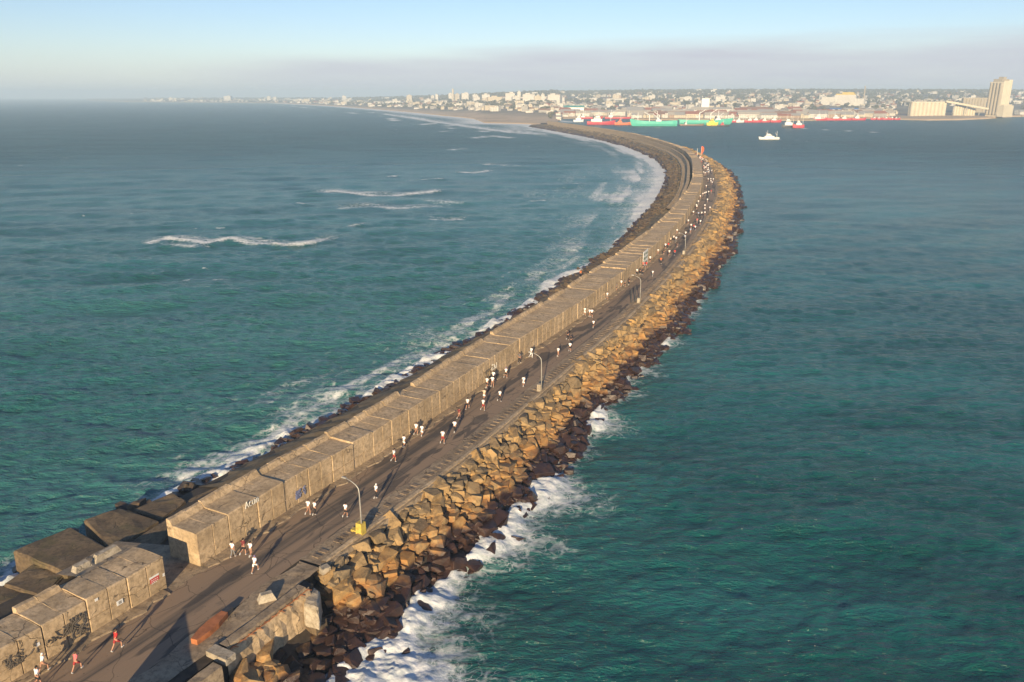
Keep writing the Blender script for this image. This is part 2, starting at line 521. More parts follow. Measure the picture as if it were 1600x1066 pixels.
# ------------------------------------------------------------------ the sea wall: cast blocks
def block_mesh(name, sa, sb, top, lip, detail=True, seam=True):
    th = lambda s: float(thick(s))
    gap = 0.03
    a, b = sa + gap, sb - gap
    m = (a + b) / 2 + random.uniform(-0.06, 0.06)
    if detail:
        st = [(a, 0.05), (a + 0.05, 0), ((a + m) / 2, 0), (m - 0.05, 0), (m - 0.025, 0.1), (m + 0.025, 0.1), (m + 0.05, 0), ((b + m) / 2, 0), (b - 0.05, 0), (b, 0.05)]
    else:
        st = [(a, 0.04), (a + 0.1, 0), (b - 0.1, 0), (b, 0.04)]
    tilt = random.uniform(-0.045, 0.045)
    sh_ = random.uniform(-0.07, 0.05)
    rows = []
    dt = [random.uniform(-0.03, 0.03) for _ in range(3)]
    for s, g in st:
        t = th(s)
        jt = lambda k=0.012: random.uniform(-k, k)
        z = top + tilt * (s - m)
        pr = [(-g, R - 0.6), (-g + jt(), R + 1.27 - dt[0]), (-0.1, R + 1.30), (-g + jt(), R + 1.35 - dt[0])] if seam else [(-g, R - 0.6), (-g, R + 1.0), (-g, R + 1.3), (-g, R + 1.6)]
        pr += [(-g + jt(), R + z - 0.1), (-0.1 + jt(0.03), R + z), (-t * 0.34, R + z + jt(0.02) + dt[1]), (-t * 0.68, R + z + jt(0.02) + dt[2])]
        if lip > 0:
            pr += [(-t + 0.75, R + z), (-t + 0.36, R + z + lip + jt(0.04)), (-t, R + z + lip + jt(0.04)), (-t - 0.12, 2.2)]
        else:
            pr += [(-t + 0.75, R + z), (-t + 0.36, R + z - 0.04 + jt(0.05)), (-t, R + z - 0.1 + jt(0.05)), (-t - 0.12, 2.2)]
        rows.append([P(s, o_ + sh_, z_) for o_, z_ in pr])
    k = len(rows[0])
    mb = MB()
    vs = [p for r_ in rows for p in r_]
    fs = []
    for i in range(len(rows) - 1):
        for j in range(k - 1):
            fs.append((i * k + j, (i + 1) * k + j, (i + 1) * k + j + 1, i * k + j + 1))
    fs.append(tuple(range(k)))
    fs.append(tuple((len(rows) - 1) * k + j for j in range(k))[::-1])
    mb.add(vs, fs)
    return mb


near_wall = empty('sea_wall', P(0, -1.8, R))
tag(near_wall, 'short grey concrete sea wall with the red sign, cut off before the gap', 'wall')
near_wall.matrix_world = Matrix.Translation(P(0, -1.8, R))


def keep(o, parent):
    o.parent = parent
    o.matrix_parent_inverse = parent.matrix_basis.inverted()
    return o


nb = [15.5 - 3.47 * i for i in range(13)]
for i in range(len(nb) - 1):
    lip = [0, 0.0, 0.3, 0.0, 0.0, 0.3, 0.28, 0, 0.3, 0.3, 0.3, 0.3][i]
    keep(block_mesh('wall_block', nb[i + 1], nb[i], 3.02 + random.uniform(-0.03, 0.05), lip).build('wall_block', M['wall']), near_wall)
far_wall = empty('sea_wall', P(20, -1.8, R))
tag(far_wall, 'long curving concrete sea wall beside the road, running round the bend to shore', 'wall')
s = 19.0
for i in range(99):
    w = 3.62 + random.uniform(-0.12, 0.12)
    lip = 0.5 if i < 3 else (0.46 if random.random() < 0.85 else 0.1)
    keep(block_mesh('wall_block', s, s + w, 3.3 + random.uniform(-0.1, 0.09), lip, detail=i < 60).build('wall_block', M['wall']), far_wall)
    s += w
rest = MB()
while s < 1190:
    w = 7.3
    b = block_mesh('x', s, s + w, 3.3 + random.uniform(-0.05, 0.05), 0.45, detail=False, seam=False)
    rest.add(b.v, b.f)
    s += w
o = keep(rest.build('wall_block', M['wall']), far_wall)
o['kind'] = 'stuff'


# core behind the block joints, so no light shows through
def inner(s):
    t = float(thick(s))
    h = 2.9
    return [(-0.22, R - 0.5), (-0.22, R + h), (-t + 0.5, R + h), (-t + 0.3, 2.3)]


keep(strip('wall_core', np.arange(-25, 15.4, 1.0), inner, M['core'], kind=None), near_wall)
keep(strip('wall_core', np.concatenate([np.arange(19.2, 300, 2.0), np.arange(300, 1188, 5.0)]), inner, M['core'], kind=None), far_wall)

# lower outer wall that runs seaward of the main wall round the bend
ow = strip('outer_wall', np.arange(276, 1150, 4.0), lambda s: [(-float(thick(s)) - 1.2, 3.0), (-float(thick(s)) - 1.2, R - 1.4 + 3.0 * min(1, (s - 276) / 40)), (-float(thick(s)) - 2.6, R - 1.4 + 3.1 * min(1, (s - 276) / 40)), (-float(thick(s)) - 2.9, R - 1.0), (-float(thick(s)) - 4.9, R - 1.2), (-float(thick(s)) - 5.0, R - 0.8), (-float(thick(s)) - 5.5, R - 0.8), (-float(thick(s)) - 5.6, 3.0)], M['wall'], 0.05, kind=None)
tag(ow, 'low outer concrete wall on the seaward side of the bend', 'wall')

# rubble lumps left of the broken lip on the short wall
for (u, v, sx, sy, sz, lab) in [(127, 884, 0.9, 0.7, 0.5, 'squat broken lump at the back edge of the short wall, nearer the slabs'),
                                (166, 864, 1.5, 0.6, 0.6, 'long broken lump with rust stains at the back edge of the short wall')]:
    p = at(u, v, R + 3.2)
    b = MB().box((0, 0, 0), (sx * 1.6, sy, sz), heading(8), taper=0.75).build('concrete_lump', M['pale'])
    b.location = (p.x, p.y, R + 3.18)
    tag(b, lab, 'concrete lump', 'lumps on the short wall')


# ------------------------------------------------------------------ big slabs on the seaward side of the gap
def slab(px, ztop, zbot, label, tilt=(0, 0), mat='wall_dark', name='concrete_slab', cat='concrete slab', group='slabs on the seaward side'):
    pts = [at(u, v, ztop) for u, v in px]
    c = sum(pts, Vector()) / len(pts)
    bm = bmesh.new()
    vs = [bm.verts.new((p.x - c.x, p.y - c.y, ztop + tilt[0] * (p.x - c.x) + tilt[1] * (p.y - c.y))) for p in pts]
    f = bm.faces.new(vs)
    f.normal_update()
    if f.normal.z < 0: f.normal_flip()
    ex = bmesh.ops.extrude_face_region(bm, geom=[f])
    for g in ex['geom']:
        if isinstance(g, bmesh.types.BMVert):
            g.co.z = zbot
            g.co.x *= 1.05
            g.co.y *= 1.05
    bmesh.ops.recalc_face_normals(bm, faces=bm.faces)
    bmesh.ops.bevel(bm, geom=list(bm.edges), offset=0.14, segments=1, affect='EDGES')
    bmesh.ops.triangulate(bm, faces=bm.faces)
    bmesh.ops.subdivide_edges(bm, edges=[e for e in bm.edges if e.calc_length() > 1.2], cuts=3, use_grid_fill=True)
    for v in bm.verts:
        v.co += Vector((random.gauss(0, 0.035), random.gauss(0, 0.035), random.gauss(0, 0.03)))
    me = bpy.data.meshes.new(name)
    bm.to_mesh(me)
    bm.free()
    me.materials.append(M[mat])
    o = link(bpy.data.objects.new(name, me))
    o.location = (c.x, c.y, 0)
    return tag(o, label, cat, group)


slab([(20, 861), (110, 822), (171, 858), (102, 897)], 2.9, -1.2, 'thick brown concrete slab farthest out over the sea, with a sunlit yellow end', (0.0, -0.01))
slab([(4, 912), (50, 881), (103, 897), (66, 932)], 2.5, -1.2, 'low dark slab below the thick brown one, with a yellow weathered end', (0.02, 0))
slab([(-70, 955), (2, 914), (62, 934), (-20, 985)], 2.2, -1.2, 'dark slab at the bottom corner beside the short sea wall', (0.0, 0.0))
slab([(131, 812), (188, 793), (249, 814), (206, 842), (172, 857)], 2.75, -1.2, 'cracked olive slab between the thick brown one and the start of the long wall', (0.0, 0.0))
slab([(207, 796), (269, 769), (291, 782), (252, 812)], 2.4, -1.2, 'narrow brown slab at the water, beyond the cracked olive one', (0.0, 0.0))
slab([(175, 858), (208, 843), (252, 815), (286, 800), (250, 850), (200, 880)], 2.95, 0.5, 'dark slab in the shade behind the gap in the wall', (0, 0))
slab([(292, 781), (345, 757), (372, 744), (380, 750), (330, 786), (300, 800)], 2.1, -1.2, 'long low brown ledge slab along the foot of the long wall', (0, 0))

# ------------------------------------------------------------------ ruined parapet at the near right edge
par = empty('parapet', P(12, 10, R))
tag(par, 'broken low concrete parapet with a rusty face above the rock pile', 'parapet')
keep(strip('coping', np.arange(12.2, 21.2, 0.6), lambda s: [(9.85, R - 0.05), (9.85, R + 0.34), (10.6, R + 0.33), (10.66, R + 0.1), (10.55, R - 0.1), (9.85, R - 0.1)], M['pavement'], 0.018, kind=None, closed=True), par)
keep(strip('face', np.arange(12.0, 21.4, 0.6), lambda s: [(10.6, R + 0.1), (10.62 + 0.25 * abs(math.sin(s * 1.3)), R - 0.7), (10.8, R - 1.6), (10.9, 0.2)], M['wall'], 0.06, kind=None), par)
rail = MB()
for ds in np.arange(12.6, 20.6, 0.8):
    rail.tube([P(ds, 10.72, R + 0.12), P(ds + 0.5, 10.78, R - 0.06 - random.uniform(0, 0.25))], 0.035, 5)
rail.tube([P(12.4, 10.72, R + 0.02), P(16.5, 10.76, R - 0.02), P(20.8, 10.72, R + 0.05)], 0.04, 5)
keep(rail.build('rebar', M['rust']), par)
keep(strip('coping', np.arange(-14, 11.2, 0.6), lambda s: [(11.0, R - 0.05), (11.0, R + 0.3), (11.9, R + 0.3), (11.95, R - 0.2), (11.9, 0.2), (11.0, 0.2)], M['pavement'], 0.02, kind=None, closed=True), par)
keep(MB().box(P(11.55, 10.7, R + 0.12), (0.9, 2.1, 0.55), heading(11.5)).build('corner_block', M['pale']), par)
pier = slab([(478, 912), (500, 922), (497, 950), (474, 944)], R - 0.6, 2.4, 'pale broken pier block closing the end of the low parapet', (0.0, 0.0), 'pale', 'pier_block', 'pier', None)
keep(MB().box(P(20.6, 11.35, 0.9), (1.5, 1.5, 3.2), heading(20), taper=0.9).build('foot', M['wall_dark']), par)
bl = MB().box((0, 0, 0.35), (1.5, 0.8, 0.7), 0.5, taper=0.6).build('concrete_lump', M['pale'])
p = at(417, 938, R)
bl.location = (p.x, p.y, R)
tag(bl, 'pointed pale concrete lump casting a shadow by the low parapet', 'concrete lump')
p = at(508, 893, R - 0.3)
bl = MB().box((0, 0, 0), (0.9, 0.8, 1.4), 0.7, taper=0.85).build('concrete_lump', M['pale'])
bl.location = (p.x, p.y, R - 0.5)
tag(bl, 'pale upright lump at the far side of the dark breach in the road edge', 'concrete lump')

# rust coloured tapered steel piece on the road
a, b = at(304, 1008, R), at(352, 964, R)
ang = math.atan2(b.y - a.y, b.x - a.x)
Lk = (b - a).length
poly = [(0, -0.28), (Lk * 0.35, -0.5), (Lk * 0.62, -0.5), (Lk, -0.3), (Lk, 0.3), (Lk * 0.62, 0.5), (Lk * 0.35, 0.5), (0, 0.28)]
pk = empty('steel_fairing', (a.x, a.y, R), ang)
tag(pk, 'rust orange tapered steel slab lying on the road near the low parapet', 'steel piece')
MB().prism(poly, 0.06, 0.52).build('shell', M['rust'], pk)
MB().box((Lk + 0.35, 0, 0.3), (0.75, 0.5, 0.44)).build('end_piece', M['dark_metal'], pk)

# block outside the frame whose shadow falls over the road (shelter added and shaped to cast it)
sh = MB()
sh.add([(-27.9, 33, 2), (-23.4, 33, 2), (-23.4, 41.4, 2), (-27.9, 41.4, 2), (-27.9, 33, R + 3.6), (-23.4, 33, R + 1.6), (-23.4, 41.4, R + 1.6), (-27.9, 41.4, R + 3.6)],
       [(3, 2, 1, 0), (4, 5, 6, 7), (0, 1, 5, 4), (1, 2, 6, 5), (2, 3, 7, 6), (3, 0, 4, 7)])
sh.box((-21.2, 37, 2.2), (4.4, 6, 4.6))  # low wing of the unseen block, added to widen its shadow
tag(sh.build('shadow_block', M['wall']), 'grey concrete shelter with a sloping top, unseen, added for its road shadow', 'shadow block')

# ------------------------------------------------------------------ boulders


def rock_proto(seed, flat):
    """a quarried block: a few knocked-off corners, flat broken faces"""
    r = random.Random(seed)
    bm = bmesh.new()
    corners = [(x, y, z) for x in (-1, 1) for y in (-1, 1) for z in (-1, 1)]
    r.shuffle(corners)
    for k, (x, y, z) in enumerate(corners):
        q = Vector((x * 0.6, y * 0.48, z * 0.38 * flat))
        q += Vector((r.uniform(-0.17, 0.17), r.uniform(-0.15, 0.15), r.uniform(-0.13, 0.13)))
        if k < 3:                                   # this corner is broken off: three points round it instead
            for ax in range(3):
                p_ = q.copy()
                p_[ax] *= r.uniform(0.1, 0.55)
                bm.verts.new(p_)
        else:
            bm.verts.new(q)
    for _ in range(r.randint(1, 3)):
        a_ = r.randrange(3)
        q = Vector((r.uniform(-0.3, 0.3), r.uniform(-0.25, 0.25), r.uniform(-0.2, 0.2) * flat))
        q[a_] = r.choice((-1, 1)) * (0.6, 0.52, 0.5 * flat)[a_]
        bm.verts.new(q)
    h = bmesh.ops.convex_hull(bm, input=bm.verts)
    dead = list({g for g in h['geom_interior'] + h['geom_unused'] if isinstance(g, bmesh.types.BMVert)})
    bmesh.ops.delete(bm, geom=dead, context='VERTS')
    bmesh.ops.dissolve_limit(bm, angle_limit=0.14, verts=bm.verts, edges=bm.edges)
    bmesh.ops.bevel(bm, geom=list(bm.edges), offset=0.009, segments=1, affect='EDGES')
    bmesh.ops.triangulate(bm, faces=bm.faces)
    bm.verts.ensure_lookup_table()
    V = np.array([v.co[:] for v in bm.verts])
    T = np.array([[v.index for v in f.verts] for f in bm.faces])
    bm.free()
    return V, T


PROTO = [rock_proto(100 + i, [1.0, 0.8, 0.6, 0.9, 0.7][i % 5]) for i in range(30)]
FLAT = [[1.0, 0.8, 0.6, 0.9, 0.7][i % 5] for i in range(30)]


def rot_mats(n, tilt):
    a = rng.uniform(0, 2 * PI, n)
    b = rng.normal(0, tilt, n)
    c = rng.normal(0, tilt, n)
    out = np.empty((n, 3, 3))
    for i in range(n):
        out[i] = np.array(Euler((b[i], c[i], a[i])).to_matrix())
    return out


def place_right():
    rows = []
    s = 24.3
    while s < 640:
        near = s < 150
        e, w = float(edge(s)), float(wlr(s)) + 1.1 + 1.2 * math.sin(s * 0.23) * math.sin(s * 0.071 + 2) + 0.5 * math.sin(s * 0.9)
        step = 0.8 if near else (1.25 if s < 350 else 1.7)
        o_ = e + 0.35
        while o_ < w + 0.3:
            f = (o_ - e) / max(w - e, 1)
            z = (R - 0.2) * max(0, 1 - f) ** 1.15 - 0.3 * f
            size = step * min(1.85, max(0.65, rng.lognormal(0.12, 0.38))) * (0.82 if f > 0.8 else 1)
            if rng.random() < 0.06: size *= 1.25
            if rng.random() < 0.75:                   # smaller rubble wedged between
                rows.append((s + rng.uniform(-0.5, 0.5) * step, o_ + rng.uniform(-0.5, 0.5) * step, z - 0.12, step * rng.uniform(0.4, 0.8), f))
            rows.append((s + rng.uniform(-0.45, 0.45) * step, o_ + rng.uniform(-0.4, 0.4) * step, z + rng.uniform(-0.2, 0.16) - 0.1 * size, size, f))
            o_ += step
        s += step
    # the pile below the ruined parapet
    for s in np.arange(4, 21.5, 0.78):
        for o_ in np.arange(12.4 if s < 11.5 else 11.3, 17.6, 0.75):
            f = (o_ - 11) / 6.5
            if rng.random() < (0.95 if s < 16.5 else 0.6):
                rows.append((s + rng.uniform(-0.4, 0.4), o_ + rng.uniform(-0.4, 0.4), (3.3 if s < 15 else 1.6) * (1 - f) - 0.4 + rng.uniform(-0.2, 0.3), min(1.35, 0.85 * rng.lognormal(0.1, 0.35)), 0.35 + 0.6 * f))
    # floor of the breach
    for s in np.arange(21.4, 25.0, 0.62):
        for o_ in np.arange(10.2, 18.0, 0.62):
            f = (o_ - 10) / 7.5
            rows.append((s + rng.uniform(-0.3, 0.3), o_ + rng.uniform(-0.3, 0.3), 1.5 * (1 - f) - 0.35 + (1.2 * (s > 23.6) * (1 - f)) + rng.uniform(-0.15, 0.3), 0.8 * rng.lognormal(0.1, 0.35), 0.9))
    for s in np.arange(23.8, 25.4, 0.5):
        for o_ in np.arange(9.6, 15.5, 0.6):
            rows.append((s, o_ + rng.uniform(-0.2, 0.2), (R - 0.6) * (1 - (o_ - 9.4) / 6.2) - 0.5 + rng.uniform(-0.9, 0.1), rng.uniform(0.7, 1.2), 0.6))
    # single rocks awash
    for u, v in [(870, 730), (888, 738), (880, 728), (820, 775), (846, 781), (955, 620), (968, 612), (1040, 545), (1100, 468), (740, 885), (765, 862), (905, 700), (935, 660), (990, 590), (1010, 573)]:
        q = at(u, v, 0)
        S_, O_ = so([q.x], [q.y])
        rows.append((float(S_[0]), float(O_[0]), 0.05, rng.uniform(0.9, 1.5), 1.0))
    return np.array(rows)


def place_left():
    rows = []
    s = 36.0
    while s < 760:
        w = float(wll(s)) + 0.8 * math.sin(s * 0.31) * math.sin(s * 0.11)
        step = 1.3 if s < 300 else 2.1
        inner_o = float(thick(s)) + (6.0 if s > 270 else (1.5 if s > 85 else 7.0))
        o_ = inner_o
        while o_ < w + 0.2:
            f = (o_ - inner_o) / (w - inner_o)
            big = f > (0.8 if s < 135 else 0.62)
            if big or rng.random() < 0.5:
                z = (2.0 if s < 135 else 3.2) * (1 - f ** 1.6) - 0.1
                size = (rng.uniform(1.0, 2.3) if big else rng.uniform(0.6, 1.2)) * (0.6 if s < 135 else (0.85 if s < 300 else 1.25))
                rows.append((s + rng.uniform(-0.6, 0.6), -(o_ + rng.uniform(-0.5, 0.5)), z + (0.3 if big else -0.1), size, f))
            o_ += step
        s += step
    for _ in range(70):                              # rubble between the slabs
        rows.append((rng.uniform(4, 34), -rng.uniform(12.5, 22.5), rng.uniform(-0.2, 1.7), rng.uniform(0.4, 1.3), 0.8))
    s = 760
    while s < 1200:
        for o_ in np.arange(9, 26, 2.8):
            rows.append((s + rng.uniform(-1, 1), -(o_ + rng.uniform(-1, 1)), 3.4 * (1 - (o_ - 9) / 17) - 0.1, rng.uniform(1.5, 3.0), (o_ - 9) / 17))
        s += 3.0
    return np.array(rows)


def rock_arrays(rows, tilt=0.35):
    n = len(rows)
    x, y = cpos(rows[:, 0], rows[:, 1])
    pid = rng.integers(0, len(PROTO), n)
    rm = rot_mats(n, tilt)
    return x, y, pid, rm


def rock_stuff(name, rows, x, y, pid, rm, tone, mat, idx):
    VV, TT, tt, base = [], [], [], 0
    for i in idx:
        V, T = PROTO[pid[i]]
        W = (V * rows[i, 3] * 1.12) @ rm[i].T + np.array([x[i], y[i], rows[i, 2]])
        VV.append(W)
        TT.append(T + base)
        tt.append(np.full(len(V), tone[i]))
        base += len(V)
    me = np_mesh(name, np.concatenate(VV), np.concatenate(TT), mat, attrs={'tone': np.concatenate(tt)})
    return link(bpy.data.objects.new(name, me))


NUMW = ['no', 'one', 'two', 'three', 'four', 'five', 'six', 'seven', 'eight', 'nine', 'ten', 'eleven', 'twelve', 'thirteen', 'fourteen', 'fifteen', 'sixteen',
        'seventeen', 'eighteen', 'nineteen', 'twenty'] + ['twenty ' + w for w in 'one two three four five six seven eight nine'.split()] + ['thirty'] + ['thirty ' + w for w in 'one two three four five six seven eight nine'.split()] + ['forty']
LAMPS = [(566, 836), (846, 612), (1000, 474), (1070, 398)]
LAMP_S = [float(so([at(u, v, R).x], [at(u, v, R).y])[0][0]) for u, v in LAMPS]
LAMP_N = ['nearest', 'second', 'third', 'fourth']


def along_words(s):
    i = int(np.argmin([abs(s - l) for l in LAMP_S]))
    d = s - LAMP_S[i]
    k = int(round(abs(d)))
    if k == 0: return 'level with the %s lamp' % LAMP_N[i]
    return '%s metre%s %s the %s lamp' % (NUMW[min(k, 40)], '' if k == 1 else 's', 'past' if d > 0 else 'before', LAMP_N[i])


rows = place_right()
x, y, pid, rm = rock_arrays(rows, 0.24)
tone = np.clip(rng.beta(1.2, 1.2, len(rows)) * 0.95 + 0.12 * (rows[:, 4] - 0.4), 0, 1)
dist = np.sqrt(x ** 2 + y ** 2 + 45 ** 2)
vis = np.array([project(x[i], y[i], rows[i, 2]) for i in range(len(rows))])
infr = (vis[:, 0] > 0) & (vis[:, 0] < 1600) & (vis[:, 1] < 1060)
score = np.where(infr & (rows[:, 2] > -0.2), rows[:, 3] / dist, 0)
order = np.argsort(-score)
chosen = set(order[:296].tolist())
for i in order[:296]:
    V, T = PROTO[pid[i]]
    W = (V * rows[i, 3] * 1.12) @ rm[i].T
    me = np_mesh('boulder', W, T, M['rocks'], attrs={'tone': np.full(len(V), tone[i])})
    o = link(bpy.data.objects.new('boulder', me))
    o.location = (x[i], y[i], rows[i, 2])
    sz = 'very big' if rows[i, 3] > 2.0 else ('big' if rows[i, 3] > 1.5 else 'middling')
    shp = 'slab-like' if FLAT[pid[i]] < 0.65 else ('blocky' if FLAT[pid[i]] > 0.85 else 'angular')
    wet = rows[i, 2] < 0.9
    cl = 'wet dark' if wet else ('grey brown' if tone[i] < 0.35 else ('ochre' if tone[i] < 0.65 else 'orange tan'))
    s_ = rows[i, 0]
    where = along_words(s_) if s_ > 24 else 'in the pile under the broken parapet'
    down = rows[i, 1] - float(edge(s_))
    dn = 'against the kerb' if down < 1.0 else ('%s metre%s down' % (NUMW[int(round(down))], '' if round(down) == 1 else 's'))
    if s_ <= 24: dn = '%s metres below it' % NUMW[max(1, int(round(R - rows[i, 2])))]
    tag(o, '%s %s %s rock %s, %s' % (sz, cl, shp, where, dn), 'boulder', 'boulders on the harbour side bank')
o = rock_stuff('rock_bank', rows, x, y, pid, rm, tone, M['rocks'], [i for i in range(len(rows)) if i not in chosen])
tag(o, 'countless smaller ochre rocks of the harbour side bank running to the bend', 'rock bank', kind='stuff')
rowsL = place_left()
x, y, pid, rm = rock_arrays(rowsL, 0.25)
toneL = np.clip(rng.beta(2, 2.4, len(rowsL)) + 0.3 * (rowsL[:, 4] < 0.6), 0, 1)
o = rock_stuff('rock_bank', rowsL, x, y, pid, rm, toneL, M['rocks_dark'], range(len(rowsL)))
tag(o, 'dark brown blocks and rocks along the seaward foot of the long wall', 'rock bank', kind='stuff')

# ------------------------------------------------------------------ the sea
def sea_material():
    t = NT('sea water')
    p = t.pos()
    foam, murk, far = t.attr('foam'), t.attr('murk'), t.attr('far')
    st = t.pos((0.35, 1.0, 1.0))
    body = t.mix(t.ramp(t.noise(st, 0.045, 4, 0.6), 0.35, 0.7), (0.002, 0.060, 0.053), (0.012, 0.118, 0.114))
    body = t.mix(murk, body, (0.045, 0.165, 0.155))
    body = t.mix(t.math('MULTIPLY', t.ramp(t.noise(st, 0.16, 3, 0.5), 0.5, 0.8), 0.3), body, (0.035, 0.105, 0.075))
    lace_warp = t.n('ShaderNodeVectorMath', {'operation': 'ADD'}, _0=p, _1=t.n('ShaderNodeVectorMath', {'operation': 'SCALE'},
                    _0=t.n('ShaderNodeTexNoise', Vector=p, Scale=0.35, Detail=5).outputs['Color'], Scale=3.5).outputs[0]).outputs[0]
    lace = t.n('ShaderNodeTexVoronoi', {'feature': 'DISTANCE_TO_EDGE'}, Vector=lace_warp, Scale=0.55).outputs[0]
    lace2 = t.n('ShaderNodeTexVoronoi', {'feature': 'DISTANCE_TO_EDGE'}, Vector=lace_warp, Scale=1.5).outputs[0]
    web = t.math('SUBTRACT', 1.0, t.ramp(t.math('MINIMUM', lace, t.math('MULTIPLY', lace2, 1.8)), 0.0, 0.24))
    n = t.math('ADD', t.math('MULTIPLY', t.noise(t.pos((0.75, 1.1, 1)), 0.42, 9, 0.68, 1.6), 0.86), t.math('MULTIPLY', web, 0.2))
    n2 = t.math('MULTIPLY', t.math('SUBTRACT', n, 0.47), t.math('SUBTRACT', 1.75, foam))
    f = t.ramp(t.math('ADD', foam, n2), 0.36, 1.0)
    f = t.math('MULTIPLY', f, t.ramp(foam, 0.03, 0.3))
    fcol = t.mix(t.ramp(t.noise(p, 1.3, 5), 0.3, 0.7), (0.52, 0.57, 0.58), (0.80, 0.80, 0.79))
    near = t.math('SUBTRACT', 1.0, far)
    b1 = t.noise(t.pos((0.55, 1.5, 1)), 0.75, 4, 0.6, 0.3)
    b2 = t.noise(t.pos((0.6, 1.3, 1)), 2.6, 3, 0.6, 0.3)
    b0 = t.noise(t.pos((0.4, 1.5, 1)), 0.2, 5, 0.7, 0.3)
    b9 = t.noise(t.pos((0.3, 1.6, 1)), 0.05, 7, 0.78, 0.4)
    nrm = t.bump(b9, t.math('MULTIPLY', far, 1.0), 9.0)
    nrm = t.bump(b0, t.math('ADD', 0.25, t.math('MULTIPLY', far, 0.75)), 3.2, nrm)
    nrm = t.bump(b1, 1.0, 0.75, nrm)
    nrm = t.bump(b2, t.math('MULTIPLY', near, 0.8), 0.18, nrm)
    wat = t.bsdf(Specular_IOR_Level=0.5, Base_Color=body, Roughness=t.math('ADD', 0.16, t.math('MULTIPLY', far, 0.2)), IOR=1.33, Normal=nrm)
    fo = t.bsdf(Base_Color=fcol, Roughness=0.95, Normal=t.bump(t.noise(p, 2.5, 5, 0.7), 0.5, 0.25))
    mx = t.n('ShaderNodeMixShader', _0=f, _1=wat, _2=fo)
    return t.done(mx)


def dist_poly(x, y, poly):
    d = np.full(len(x), 1e9)
    for (ax, ay), (bx, by) in zip(poly[:-1], poly[1:]):
        dx, dy = bx - ax, by - ay
        t = np.clip(((x - ax) * dx + (y - ay) * dy) / (dx * dx + dy * dy), 0, 1)
        d = np.minimum(d, np.hypot(x - ax - t * dx, (y - ay - t * dy)))
    return d


